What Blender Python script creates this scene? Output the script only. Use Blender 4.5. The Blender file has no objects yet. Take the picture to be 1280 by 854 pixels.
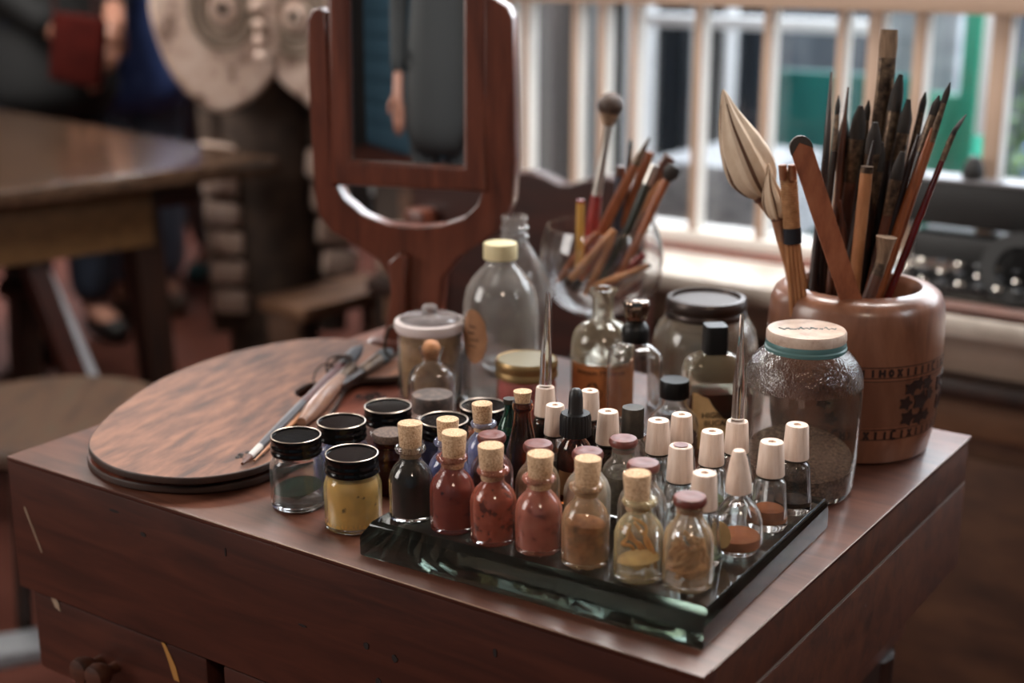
import bpy, bmesh, math, random
from mathutils import Vector, Matrix, Euler
random.seed(7)
PI = math.pi
S = bpy.context.scene
C = S.collection
# ---------------------------------------------------------------- camera
F, PITCH, CZ, T = 1777.8, math.radians(16), 1.19, 0.77      # focal length in px of a 1280 wide frame, camera and table heights
cd = bpy.data.cameras.new('camera'); cam = bpy.data.objects.new('camera', cd); C.objects.link(cam)
cam.location = (0, 0, CZ); cam.rotation_euler = (PI/2 - PITCH, 0, 0)
cd.lens = 50; cd.sensor_width = 36; cd.sensor_fit = 'HORIZONTAL'; cd.clip_start = .05
cd.dof.use_dof = True; cd.dof.focus_distance = 1.02; cd.dof.aperture_fstop = 3.6
S.camera = cam
# ---------------------------------------------------------------- world, lights, exposure
wd = bpy.data.worlds.new('overcast sky'); S.world = wd; wd.use_nodes = True
bg = wd.node_tree.nodes['Background']; bg.inputs[0].default_value = (.86, .93, 1, 1); bg.inputs[1].default_value = 7.5
def area(name, loc, target, sx, sy, power, col):
    l = bpy.data.lights.new(name, 'AREA'); l.shape = 'RECTANGLE'; l.size = sx; l.size_y = sy; l.energy = power; l.color = col
    o = bpy.data.objects.new(name, l); C.objects.link(o); o.location = loc
    o.rotation_euler = (Vector(target) - Vector(loc)).to_track_quat('-Z', 'Y').to_euler(); return o
area('overhead_fill', (.55, 1.95, 2.5), (.1, 1.1, .8), 1.3, .8, 92, (1, .975, .94))  # added soft fill above the table; the ceiling has no opening
area('side_window_light', (-2.5, .75, 1.75), (0, 1.1, .8), 1.0, 1.2, 36, (1, .95, .90))
area('right_window_light', (2.2, .35, 1.75), (.1, 1.1, .8), 1.1, 1.1, 36, (.92, .96, 1))
area('rear_wall_fill', (-2.2, -1.2, 2.6), (-1.2, -2.4, 1.0), .6, .6, 30, (1, .95, .9))  # unseen lamp added to brighten the boards behind the camera
area('front_lamp_light', (.3, -.9, 2.3), (.1, 1.1, .8), .3, .3, 9, (1, .82, .66))
area('back_room_fill', (-1.5, 2.9, 2.7), (-1.2, 3.6, .6), 1.2, .8, 85, (1, .95, .88))  # added overhead fill that lifts the figures at the back
area('back_sheen_fill', (-1.55, 5.75, 1.65), (-1.3, 3.0, .8), .7, 1.2, 80, (.95, .97, 1))  # added source for the sheen on the long table; no window there
pt = area('window_portal', (.9, 2.6, 1.2), (.2, 1.9, 1.0), 3.2, 1.3, 1, (1, 1, 1)); pt.data.cycles.is_portal = True
vs = S.view_settings; vs.view_transform = 'Standard'; vs.look = 'None'; vs.gamma = 1; vs.use_curve_mapping = False; vs.exposure = 0.15
cy = S.cycles; cy.transparent_max_bounces = 24; cy.max_bounces = 18; cy.transmission_bounces = 16; cy.glossy_bounces = 5; cy.diffuse_bounces = 4
cy.use_denoising = True; cy.sample_clamp_indirect = 4; cy.blur_glossy = .6; cy.caustics_refractive = True; cy.caustics_reflective = False
# ---------------------------------------------------------------- measuring: a sight line of the photograph meets a real plane
sp, cp = math.sin(PITCH), math.cos(PITCH)
def ray(x, y):
    X = (x-640)/F; Y = -(y-427)/F
    return Vector((X, cp + Y*sp, -sp + Y*cp))
def at_z(x, y, z):
    v = ray(x, y); t = (z-CZ)/v.z; return Vector((v.x*t, v.y*t, z))
def at_y(x, y, d):
    v = ray(x, y); t = d/v.y; return Vector((v.x*t, d, CZ+v.z*t))
def on_plane(x, y, o, a):
    """vertical plane through o (2D) along the unit direction a; returns (distance along a, z)"""
    v = ray(x, y); n = (-a[1], a[0]); t = (o[0]*n[0]+o[1]*n[1])/(v.x*n[0]+v.y*n[1])
    p = v*t; return ((p.x-o[0])*a[0]+(p.y-o[1])*a[1], CZ+p.z)
def depth(p): return p[1]*cp - (p[2]-CZ)*sp
def stand(cx, yb, w, z):
    """centre of a round foot whose nearest point is seen at (cx, yb) and whose width is w pixels"""
    q = at_z(cx, yb, z); n = math.hypot(q.x, q.y); x, y, r = q.x, q.y, 0
    for _ in range(6):
        r = w/2*depth((x, y, z))/F; x, y = q.x+q.x/n*r, q.y+q.y/n*r
    return x, y, r
def z_at(x, y, py):
    """height above (x, y) at which a point is seen on picture row py"""
    Y = -(py-427)/F; return CZ + y*(-sp+Y*cp)/(cp+Y*sp)
def r_at(x, y, z, w): return w/2*depth((x, y, z))/F
# ---------------------------------------------------------------- colour and materials
def lin(c):
    f = lambda u: u/12.92 if u <= .04045 else ((u+.055)/1.055)**2.4
    return tuple(f(v/255) for v in c) + (1,)
MC = {}
def base(name):
    m = bpy.data.materials.new(name); m.use_nodes = True; nt = m.node_tree
    return m, nt, nt.nodes['Principled BSDF'], nt.nodes.new, nt.links.new
def plain(name, c, rough=.5, metal=0, coat=0, bump=0, bscale=200, spec=.5):
    if name in MC: return MC[name]
    m, nt, b, N, Lk = base(name)
    b.inputs['Base Color'].default_value = lin(c); b.inputs['Roughness'].default_value = rough; b.inputs['Metallic'].default_value = metal
    b.inputs['Coat Weight'].default_value = coat; b.inputs['Specular IOR Level'].default_value = spec
    if bump:
        tc = N('ShaderNodeTexCoord'); n = N('ShaderNodeTexNoise'); n.inputs['Scale'].default_value = bscale; n.inputs['Detail'].default_value = 4
        bp = N('ShaderNodeBump'); bp.inputs['Strength'].default_value = bump; bp.inputs['Distance'].default_value = .001
        Lk(tc.outputs['Object'], n.inputs['Vector']); Lk(n.outputs['Fac'], bp.inputs['Height']); Lk(bp.outputs[0], b.inputs['Normal'])
    MC[name] = m; return m
def mottled(name, cols, scale=60, stretch=(1, 1, 1), rough=.6, metal=0, coat=0, bump=.2, pos=None, detail=6, dist=0, spec=.5):
    """colour ramp over noise: grain, powder, rust, stains"""
    if name in MC: return MC[name]
    m, nt, b, N, Lk = base(name)
    tc = N('ShaderNodeTexCoord'); mp = N('ShaderNodeMapping'); mp.inputs['Scale'].default_value = stretch
    n = N('ShaderNodeTexNoise'); n.inputs['Scale'].default_value = scale; n.inputs['Detail'].default_value = detail
    n.inputs['Roughness'].default_value = .62; n.inputs['Distortion'].default_value = dist
    cr = N('ShaderNodeValToRGB'); el = cr.color_ramp.elements
    k = len(cols); pos = pos or [.3 + .4*i/(k-1) for i in range(k)]
    while len(el) < k: el.new(.5)
    for e, p, c in zip(el, pos, cols): e.position = p
    for i, c in enumerate(cols): cr.color_ramp.elements[i].color = lin(c)
    bp = N('ShaderNodeBump'); bp.inputs['Strength'].default_value = bump; bp.inputs['Distance'].default_value = .001
    Lk(tc.outputs['Object'], mp.inputs[0]); Lk(mp.outputs[0], n.inputs['Vector']); Lk(n.outputs['Fac'], cr.inputs[0])
    Lk(cr.outputs[0], b.inputs['Base Color']); Lk(n.outputs['Fac'], bp.inputs['Height']); Lk(bp.outputs[0], b.inputs['Normal'])
    b.inputs['Roughness'].default_value = rough; b.inputs['Metallic'].default_value = metal; b.inputs['Coat Weight'].default_value = coat
    b.inputs['Coat Roughness'].default_value = .15; b.inputs['Specular IOR Level'].default_value = spec
    MC[name] = m; return m
def glass(name, c=(255, 255, 255), rough=0.0, dust=.08, dcol=(190, 180, 168), ior=1.47, bump=0, bscale=400, absorb=None, dens=0, dscale=30):
    if name in MC: return MC[name]
    m, nt, b, N, Lk = base(name)
    b.inputs['Base Color'].default_value = lin(c); b.inputs['Roughness'].default_value = rough
    b.inputs['Transmission Weight'].default_value = 1; b.inputs['IOR'].default_value = ior
    tc = N('ShaderNodeTexCoord')
    if bump:
        n = N('ShaderNodeTexVoronoi'); n.inputs['Scale'].default_value = bscale
        bp = N('ShaderNodeBump'); bp.inputs['Strength'].default_value = bump; bp.inputs['Distance'].default_value = .0012
        Lk(tc.outputs['Object'], n.inputs['Vector']); Lk(n.outputs['Distance'], bp.inputs['Height']); Lk(bp.outputs[0], b.inputs['Normal'])
    if dust:                                        # a film of pigment dust lies on the glass
        d = N('ShaderNodeBsdfDiffuse'); d.inputs[0].default_value = lin(dcol)
        n2 = N('ShaderNodeTexNoise'); n2.inputs['Scale'].default_value = dscale; n2.inputs['Detail'].default_value = 5
        mr = N('ShaderNodeMapRange'); mr.inputs['From Min'].default_value = .38; mr.inputs['From Max'].default_value = .7
        mr.inputs['To Min'].default_value = dust*.5; mr.inputs['To Max'].default_value = dust*2.2
        mx = N('ShaderNodeMixShader'); out = nt.nodes['Material Output']
        Lk(tc.outputs['Object'], n2.inputs['Vector']); Lk(n2.outputs['Fac'], mr.inputs['Value']); Lk(mr.outputs[0], mx.inputs[0])
        Lk(b.outputs[0], mx.inputs[1]); Lk(d.outputs[0], mx.inputs[2]); Lk(mx.outputs[0], out.inputs['Surface'])
    if absorb:
        va = N('ShaderNodeVolumeAbsorption'); va.inputs[0].default_value = lin(absorb); va.inputs[1].default_value = dens
        Lk(va.outputs[0], nt.nodes['Material Output'].inputs['Volume'])
    MC[name] = m; return m
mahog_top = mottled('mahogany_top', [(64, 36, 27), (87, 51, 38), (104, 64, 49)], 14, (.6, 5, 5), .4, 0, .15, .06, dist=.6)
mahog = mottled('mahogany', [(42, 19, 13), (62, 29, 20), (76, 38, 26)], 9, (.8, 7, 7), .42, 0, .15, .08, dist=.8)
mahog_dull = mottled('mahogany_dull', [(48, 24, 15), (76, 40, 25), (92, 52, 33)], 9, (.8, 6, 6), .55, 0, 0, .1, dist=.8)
red_wood = mottled('mirror_wood', [(62, 30, 21), (92, 47, 33), (108, 58, 42)], 10, (6, 6, .8), .32, 0, .4, .05, dist=.5)
palette_wood = mottled('palette_wood', [(44, 27, 21), (88, 54, 39), (118, 76, 55), (138, 94, 70)], 15, (1.3, 6, 6), .62, 0, 0, .15, pos=[.28, .42, .56, .72], detail=10, dist=.15)
palette_red = mottled('palette_red', [(74, 36, 28), (120, 62, 46), (140, 78, 58)], 14, (1, 5, 5), .5, 0, .1, .12)
palette_edge = mottled('palette_edge', [(28, 18, 15), (70, 46, 36)], 20, (1, 1, 1), .6, bump=.1)
dark_table = mottled('dark_table', [(46, 32, 24), (74, 54, 41), (90, 68, 52)], 9, (1, 7, 7), .22, 0, .5, .04)
apron_wood = mottled('apron_wood', [(96, 68, 40), (128, 94, 58)], 9, (1, 6, 6), .55, bump=.1)
dark_wood = mottled('dark_wood', [(26, 15, 11), (52, 30, 21)], 9, (5, 5, 1), .45, bump=.1)
chair_wood = mottled('chair_wood', [(38, 16, 11), (64, 28, 19)], 9, (1, 5, 5), .4, bump=.1)
seat_wood = mottled('seat_wood', [(40, 28, 21), (70, 48, 34), (60, 50, 38)], 9, (5, 1, 5), .45, 0, .2, .1)
bench_wood = mottled('bench_wood', [(84, 58, 42), (116, 84, 62)], 9, (1, 6, 6), .5, bump=.1)
pot_wood = mottled('pot_wood', [(90, 54, 38), (120, 76, 55), (136, 91, 69)], 10, (4, 4, .9), .34, 0, .3, .04, dist=.4)
pot_dark = plain('engraving', (40, 20, 15), .5)
pot_line = plain('scored_line', (62, 34, 25), .4)
cork = mottled('cork', [(120, 84, 56), (186, 148, 112), (206, 172, 138), (222, 192, 160)], 900, (1, 1, 1), .85, bump=.5, pos=[.32, .42, .55, .7], detail=3)
cork_dark = mottled('old_cork', [(46, 32, 26), (84, 64, 54), (110, 88, 74)], 500, (1, 1, 1), .7, bump=.5)
cap_wood = mottled('cap_wood', [(176, 146, 128), (216, 190, 173), (230, 208, 194)], 260, (1, 1, .09), .5, bump=.12, pos=[.3, .45, .65])
wax = mottled('wax_stopper', [(88, 42, 36), (118, 62, 53)], 120, (1, 1, 1), .38, bump=.15)
black_lid = plain('black_lid', (12, 10, 10), .16, 0, 0, .3, 60, .35)
lid_rim = plain('lid_rim', (176, 160, 148), .3, .8)
black_plastic = plain('black_plastic', (15, 13, 13), .4, spec=.3)
rubber = plain('black_rubber', (17, 15, 17), .45)
dark_metal = mottled('dark_metal', [(38, 34, 30), (70, 64, 56)], 90, (1, 1, 1), .45, .6, bump=.1)
dusty_lid = mottled('dusty_lid', [(44, 38, 36), (74, 62, 58), (128, 106, 94)], 60, (1, 1, 1), .6, 0, bump=.15, pos=[.35, .5, .72])
gold = plain('gold_metal', (150, 122, 82), .38, .8)
lid_olive = plain('olive_lid', (112, 104, 84), .5, .1)
chrome = plain('chrome', (220, 216, 210), .12, 1)
ferrule = plain('ferrule', (196, 188, 180), .28, .9)
ivory = plain('ivory_cap', (212, 198, 158), .4)
rubber_ring = plain('white_rubber', (206, 194, 192), .45)
paper = mottled('label_paper', [(196, 156, 108), (224, 188, 136)], 60, rough=.8, bump=.05)
paper_orange = mottled('orange_paper', [(176, 104, 56), (204, 130, 76)], 60, rough=.75, bump=.05)
paper_tan = mottled('tan_paper', [(134, 94, 60), (168, 128, 88)], 60, rough=.8, bump=.05)
ink = plain('ink', (36, 24, 20), .8)
ink_blue = plain('blue_ink', (92, 112, 116), .8)
lid_pink = mottled('cream_pink_lid', [(160, 132, 118), (190, 166, 150), (204, 184, 170)], 90, rough=.45, bump=.05)
teal_band = plain('teal_band', (78, 112, 112), .35)
mirror_m = plain('mirror_glass', (225, 228, 228), .02, 1)
white_paint = plain('window_paint', (236, 232, 226), .55, bump=.1, bscale=60)
# ---------------------------------------------------------------- geometry helpers
class MB:
    def __init__(s): s.v = []; s.f = []; s.m = []; s.sm = []
    def add(s, vs, fs, mi=0, smooth=False, M=None):
        k = len(s.v)
        s.v += [tuple(M @ Vector(v)) if M else tuple(v) for v in vs]
        s.f += [tuple(i+k for i in f) for f in fs]; s.m += [mi]*len(fs); s.sm += [smooth]*len(fs); return s
    def box(s, c, d, M=None, mi=0, bev=0):
        b = bmesh.new(); bmesh.ops.create_cube(b, size=1)
        for v in b.verts: v.co = Vector((v.co.x*d[0]+c[0], v.co.y*d[1]+c[1], v.co.z*d[2]+c[2]))
        if bev: bmesh.ops.bevel(b, geom=list(b.edges), offset=bev, segments=2, affect='EDGES', profile=.6)
        b.verts.index_update()
        s.add([v.co[:] for v in b.verts], [[v.index for v in f.verts] for f in b.faces], mi, False, M); b.free(); return s
    def lathe(s, prof, seg=40, M=None, mi=0, sx=1, sy=1, pw=2, rf=None, closed=False):
        """prof: (r, z) going up the outside; pw > 2 squares the section off"""
        vs, fs = [], []; ring = []
        for (r, z) in prof:
            if r < 1e-6: ring.append([len(vs)]); vs.append((0, 0, z)); continue
            ids = []
            for k in range(seg):
                a = 2*PI*k/seg; c, n = math.cos(a), math.sin(a); q = 1
                if pw != 2: q = (abs(c)**pw+abs(n)**pw)**(-1/pw)
                rr = r*q*(rf(a, z) if rf else 1); ids.append(len(vs)); vs.append((rr*c*sx, rr*n*sy, z))
            ring.append(ids)
        pairs = list(zip(ring, ring[1:]))
        if closed: pairs.append((ring[-1], ring[0]))
        for A, B in pairs:
            if len(A) == 1 and len(B) == 1: continue
            for k in range(seg):
                j = (k+1) % seg
                if len(A) == 1: fs.append((A[0], B[j], B[k]))
                elif len(B) == 1: fs.append((A[k], A[j], B[0]))
                else: fs.append((A[k], A[j], B[j], B[k]))
        return s.add(vs, fs, mi, True, M)
    def tube(s, pts, rads, seg=10, mi=0, flat=1, M=None):
        """round bar through the points; flat < 1 flattens it"""
        pts = [Vector(p) for p in pts]; vs, fs = [], []
        if not hasattr(rads, '__len__'): rads = [rads]*len(pts)
        up = None
        for i, p in enumerate(pts):
            t = (pts[min(i+1, len(pts)-1)] - pts[max(i-1, 0)]).normalized()
            if up is None:
                up = Vector((0, 1, 0)) if abs(t.y) < .8 else Vector((0, 0, 1))
            a = (up - t*up.dot(t)).normalized(); up = a; b = t.cross(a)
            for k in range(seg):
                an = 2*PI*k/seg; vs.append(p + (b*math.cos(an) + a*math.sin(an)*flat)*rads[i])
        for i in range(len(pts)-1):
            for k in range(seg):
                j = (k+1) % seg; fs.append((i*seg+k, i*seg+j, (i+1)*seg+j, (i+1)*seg+k))
        fs.append(tuple(range(seg))[::-1]); fs.append(tuple((len(pts)-1)*seg+k for k in range(seg)))
        return s.add(vs, fs, mi, True, M)
    def build(s, name, mats, parent=None, loc=None):
        me = bpy.data.meshes.new(name); me.from_pydata(s.v, [], s.f)
        mats = mats if isinstance(mats, (list, tuple)) else [mats]
        for m in mats: me.materials.append(m)
        me.polygons.foreach_set('material_index', s.m); me.polygons.foreach_set('use_smooth', s.sm)
        bm = bmesh.new(); bm.from_mesh(me); bmesh.ops.recalc_face_normals(bm, faces=bm.faces); bm.to_mesh(me); bm.free()
        try: me.set_sharp_from_angle(angle=math.radians(42))
        except Exception: pass
        o = bpy.data.objects.new(name, me); C.objects.link(o)
        if parent: o.parent = parent
        if loc: o.location = loc
        return o
def tag(o, label=None, cat=None, group=None, kind=None):
    if label: o['label'] = label
    if cat: o['category'] = cat
    if group: o['group'] = group
    if kind: o['kind'] = kind
    return o
def empty(name, loc, label, cat, group=None, rz=0):
    o = bpy.data.objects.new(name, None); C.objects.link(o); o.location = loc; o.rotation_euler.z = rz; o.empty_display_size = .02
    return tag(o, label, cat, group)
def struct(o): o['kind'] = 'structure'; return o
def outline(loops, h, bev=0, res=2):
    """flat shape with holes, given thickness (along local z, centred), as vertices and faces"""
    cu = bpy.data.curves.new('t', 'CURVE'); cu.dimensions = '2D'; cu.fill_mode = 'BOTH'; cu.extrude = max(h/2-bev, 1e-5); cu.bevel_depth = bev; cu.bevel_resolution = res
    for lp in loops:
        sp_ = cu.splines.new('POLY'); sp_.points.add(len(lp)-1); sp_.use_cyclic_u = True
        for q, p in zip(sp_.points, lp): q.co = (p[0], p[1], 0, 1)
    return curve_mesh(cu)
def curve_mesh(cu):
    o = bpy.data.objects.new('t', cu); C.objects.link(o); dg = bpy.context.evaluated_depsgraph_get(); dg.update()
    me = bpy.data.meshes.new_from_object(o.evaluated_get(dg)); vs = [v.co[:] for v in me.vertices]; fs = [tuple(p.vertices) for p in me.polygons]
    bpy.data.objects.remove(o); bpy.data.curves.remove(cu); bpy.data.meshes.remove(me); return vs, fs
def text(body, size, depth_=.0001, sx=1):
    cu = bpy.data.curves.new('t', 'FONT'); cu.body = body; cu.size = size; cu.align_x = 'CENTER'; cu.align_y = 'CENTER'; cu.extrude = depth_; cu.resolution_u = 3
    vs, fs = curve_mesh(cu); return [(v[0]*sx, v[1], v[2]) for v in vs], fs
def smooth_loop(pts, n=6):
    """closed Catmull-Rom through the points"""
    out = []; k = len(pts)
    for i in range(k):
        p0, p1, p2, p3 = (Vector(pts[(i+j-1) % k]) for j in range(4))
        for q in range(n):
            t = q/n; out.append(tuple(.5*((2*p1)+(p2-p0)*t+(2*p0-5*p1+4*p2-p3)*t*t+(3*p1-p0-3*p2+p3)*t**3)))
    return out
def smooth_path(pts, n=5):
    out = []; k = len(pts); g = lambda i: Vector(pts[max(0, min(k-1, i))])
    for i in range(k-1):
        for q in range(n):
            t = q/n; p0, p1, p2, p3 = g(i-1), g(i), g(i+1), g(i+2)
            out.append(tuple(.5*((2*p1)+(p2-p0)*t+(2*p0-5*p1+4*p2-p3)*t*t+(3*p1-p0-3*p2+p3)*t**3)))
    return out + [tuple(pts[-1])]
def bend(vs, rad, ang, z):
    """wrap flat (x, y, depth) onto an upright cylinder of radius rad, centred on angle ang"""
    return [((rad+v[2])*math.cos(ang+v[0]/rad), (rad+v[2])*math.sin(ang+v[0]/rad), z+v[1]) for v in vs]
def patch(rad, a0, a1, z0, z1, n=14, shape=None):
    """thin curved sheet lying on a cylinder"""
    vs, fs = [], []
    for i in range(n+1):
        a = a0+(a1-a0)*i/n; lo, hi = (shape(i/n) if shape else (0, 1))
        for q in (lo, hi):
            for rr in (rad, rad+.0002): vs.append((rr*math.cos(a), rr*math.sin(a), z0+(z1-z0)*q))
    for i in range(n):
        k = 4*i; fs += [(k+1, k+5, k+7, k+3), (k, k+2, k+6, k+4), (k, k+4, k+5, k+1), (k+2, k+3, k+7, k+6)]
    return vs, fs
def flip(a): return a
# ================================================================ SETTING
AW = Vector((-.819, .574)).normalized(); NW = Vector((.574, .819)).normalized()      # along the window wall to the left, and outwards
W0 = Vector((.60, 1.90))
MW = Matrix(((AW.x, NW.x, 0, W0.x), (AW.y, NW.y, 0, W0.y), (0, 0, 1, 0), (0, 0, 0, 1)))    # local x along the wall, y outwards, z up
def wall_at(px, py, off=0):
    o = W0+NW*off; s, z = on_plane(px, py, o, AW); return s, z
def wz(y, off=0, x=1220): return wall_at(x, y, off)[1]
def wbox(mb, s0, s1, o0, o1, z0, z1, bev=0, mi=0): return mb.box(((s0+s1)/2, (o0+o1)/2, (z0+z1)/2), (abs(s1-s0), abs(o1-o0), abs(z1-z0)), None, mi, bev)
def wobj(mb, name, mat, parent=None):
    o = mb.build(name, mat, parent)
    if not parent: o.matrix_world = MW
    return o
floor_m = mottled('floor_clay', [(64, 34, 26), (86, 46, 36), (98, 56, 45)], 3, rough=.85, spec=.2, bump=.1)
plan_ = [(-3.95, -2.8), (2.25, -2.8), (2.25, 1.0), (-.106, 2.69), (.33, 6.0), (-3.95, 6.0)]        # the room's outline on the ground
def plate(name, z0, z1, mat):
    n = len(plan_); vs = [(x, y, z0) for x, y in plan_]+[(x, y, z1) for x, y in plan_]
    return struct(MB().add(vs, [tuple(range(n))[::-1], tuple(range(n, 2*n))]+[(k, (k+1) % n, n+(k+1) % n, n+k) for k in range(n)]).build(name, mat))
plate('floor', -.1, 0, floor_m)
dark_plaster = mottled('dark_plaster', [(26, 20, 18), (40, 31, 27)], 3, rough=.8, bump=.1)
struct(MB().box((-2.05, 5.95, 1.4), (3.8, .1, 2.8)).build('wall_back', dark_plaster))
struct(MB().box((-3.9, 1.6, 1.4), (.1, 8.8, 2.8)).build('wall_left', dark_plaster))
zs_ = wz(380, 0) ; SILL = wall_at(850, 344, -.05)[1]; RAILB = wall_at(870, 309, .12)[1]
WINB = wall_at(870, 289, .12)[1]; WINT = wall_at(900, 8, .12)[1]
lowbrown = mottled('brown_boards', [(44, 28, 20), (74, 48, 34), (96, 66, 46)], 5, (1, 1, 3), .6, bump=.15)
creampanel = mottled('scuffed_cream', [(104, 82, 70), (140, 118, 104), (156, 136, 122)], 12, (1, 1, 1), .6, bump=.1, pos=[.25, .42, .7])
sL, sR = 1.03, -2.6
w = MB(); wbox(w, sR, sL, .02, .30, 0, SILL-.006); wbox(w, sR, sL, .20, .30, SILL-.006, RAILB)
wbox(w, sR, sL, .12, .24, WINT+.62, 2.8); wbox(w, 0.97, sL, .02, .24, SILL-.006, WINT+.63)
struct(wobj(w, 'wall_window', lowbrown))
t1 = wz(398); t2 = wz(470); t3 = wz(498); t4 = wz(550); t5 = wz(578)
struct(wobj(wbox(MB(), sR, sL, .0, .03, t2, SILL-.03, .004), 'trim_1', creampanel))
struct(wobj(wbox(MB(), sR, sL, -.035, .03, t3, t2, .012), 'trim_2', dark_wood))
struct(wobj(wbox(MB(), sR, sL, .005, .03, t4, t3, .003), 'trim_3', mottled('tan_board', [(84, 56, 38), (118, 84, 60)], 8, (1, 1, 4), .6, bump=.1)))
struct(wobj(wbox(MB(), sR, sL, .012, .03, .0, t5, .003), 'trim_4', lowbrown))
struct(wobj(wbox(MB(), sR, sL, -.05, .20, SILL-.03, SILL, .008), 'trim_5', mottled('worn_ledge', [(150, 138, 126), (188, 178, 168), (200, 192, 182)], 6, (1, 4, 1), .4, bump=.08)))
struct(wobj(wbox(MB(), sR, sL, .10, .2, SILL, RAILB, .004), 'trim_6', mottled('red_sill', [(92, 48, 40), (128, 70, 58)], 10, (1, 4, 4), .5, bump=.08)))
# window: bottom and top rails, upright bars, pane
wf = wobj(wbox(wbox(MB(), sR, 0.97, .12, .19, RAILB, WINB, .004), sR, 0.97, .12, .19, WINT, WINT+.055, .004), 'window_1', white_paint); struct(wf)
wbox(MB(), sR, 0.97, .112, .1205, WINT, WINT+.05, .001).build('rail_face', plain('tan_shade0', (186, 158, 138), .5), wf)  # room face of the white rail, its shade put into the colour
tan_shade = plain('tan_shade', (186, 158, 138), .5)  # shade on the room side of the white bars, painted as tan
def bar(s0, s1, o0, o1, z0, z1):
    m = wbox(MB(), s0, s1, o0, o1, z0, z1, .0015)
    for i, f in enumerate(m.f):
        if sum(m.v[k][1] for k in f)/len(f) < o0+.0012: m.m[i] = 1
    m.build('window_bar', [white_paint, tan_shade], wf)
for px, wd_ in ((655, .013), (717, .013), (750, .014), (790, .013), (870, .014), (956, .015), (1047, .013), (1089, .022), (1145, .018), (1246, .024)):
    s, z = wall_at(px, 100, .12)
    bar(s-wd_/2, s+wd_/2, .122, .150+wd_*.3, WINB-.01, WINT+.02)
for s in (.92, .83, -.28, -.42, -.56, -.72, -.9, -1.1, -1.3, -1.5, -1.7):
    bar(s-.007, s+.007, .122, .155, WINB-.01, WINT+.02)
for s in (.94, .5, -.2, -.9, -1.6, -2.3):
    wbox(MB(), s-.02, s+.02, .13, .18, WINT+.05, WINT+.63, .002).build('window_bar', white_paint, wf)
pane_m = glass('pane', dust=.006, dcol=(210, 215, 220), dscale=6)
wbox(MB(), sR, 0.97, .160, .163, WINB, WINT+.02).build('pane', pane_m, wf)
pe = W0+AW*1.03                                                 # the wall turns the corner here and runs back
dark_return = mottled('dark_return', [(30, 22, 18), (50, 36, 28)], 3, rough=.8, bump=.1)
dre = Vector((.44, 3.5)).normalized(); lre = 3.6; are = math.atan2(dre.y, dre.x)
MR = Matrix.Translation((pe.x, pe.y, 0)) @ Matrix.Rotation(are, 4, 'Z')
o = MB().box((lre/2, -.06, 1.4), (lre, .12, 2.8)).build('wall_right', dark_return); o.matrix_world = MR; struct(o)
o = MB().box((-.222, 2.78, 1.75), (.11, .08, 2.1), None, 0, .004).build('trim_7', mottled('grey_plaster', [(120, 124, 124), (190, 194, 194)], 9, rough=.8)); struct(o)
struct(MB().box((1.6, 5.2, -.86), (7, 8, .1)).build('floor_outside', mottled('paving', [(110, 112, 114), (150, 150, 150)], 6, rough=.9)))
plate('ceiling', 2.8, 2.9, plain('ceiling_plaster', (150, 138, 124), .8))
struct(MB().box((2.15, 2.6-2.9, 1.4), (.1, 4.2, 2.8)).build('wall_side', dark_return))
# ---- outside
def ext(name, px0, px1, py0, py1, off, th, mat, label, cat, bev=.003, group=None):
    s0, z0 = wall_at(px0, (py0+py1)/2, off); s1, z1 = wall_at(px1, (py0+py1)/2, off)
    xm = (px0+px1)/2; za = wall_at(xm, py1, off)[1]; zb = wall_at(xm, py0, off)[1]
    return tag(wobj(wbox(MB(), s0, s1, off, off+th, za, zb, bev), name, mat), label, cat, group)
stone = mottled('speckled_stone', [(104, 106, 110), (146, 148, 152), (172, 174, 176)], 30, rough=.9, bump=.3)
teal_m = mottled('teal_boards', [(6, 84, 82), (14, 108, 102)], 5, (4, 1, 1), .5, bump=.05)
teal_b = plain('bright_teal', (28, 138, 112), .45)
gwall = mottled('grey_facade', [(50, 58, 66), (80, 88, 96), (120, 128, 134)], 2.2, (1.6, 1, .5), .8, bump=.1)
wh = plain('white_paint_outside', (232, 234, 236), .5)
struct(MB().box((2.8, 5.6, .1), (7, 8, .1)).build('ground_outside', stone)) if False else None
b = empty('grey_house', (2.6, 5.2, 0), 'grey plastered house seen dimly through the barred window', 'house')
b.matrix_world = MW @ Matrix.Translation((1.2, 2.6, -.8))
wbox(MB(), -4.2, 3.6, 0, .2, 0, 2.3).build('wall', gwall, b)
dkpane = plain('dark_pane', (24, 30, 36), .12)
for px0, px1 in ((672, 690), (700, 712), (762, 782), (800, 812), (822, 846), (884, 908), (924, 944)):
    s0 = wall_at(px0, 100, 2.55)[0]-1.2; s1 = wall_at(px1, 100, 2.55)[0]-1.2
    wn = wbox(MB(), s0, s1, -.04, .02, .9, 2.05, .004).build('window', dkpane, b)
    wbox(MB(), s0+.02, s0+.05, -.07, -.03, .9, 2.05, .004).build('frame', wh, wn)
ext('white_beam', 798, 1094, 22, 38, 1.3, .06, wh, 'white painted horizontal beam outside across the window top', 'beam')
ext('stone_planter', 806, 945, 205, 310, .75, .35, stone, 'speckled grey stone planter block just outside the window', 'planter', .01)
d = ext('teal_gate', 965, 1142, 92, 330, 1.25, .05, teal_m, 'dark teal boarded gate outside behind the dark brushes', 'gate')
ext('gate_post', 1199, 1222, -40, 260, 1.0, .08, teal_b, 'bright green square post outside right of the dark brushes', 'post')
ext('green_board', 1150, 1200, 118, 300, 1.05, .04, teal_b, 'bright green board panel beside the green post outside', 'panel')
ext('pale_post', 1226, 1241, -20, 170, .9, .05, wh, 'short white post hanging outside beside the green post', 'post')
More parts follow.
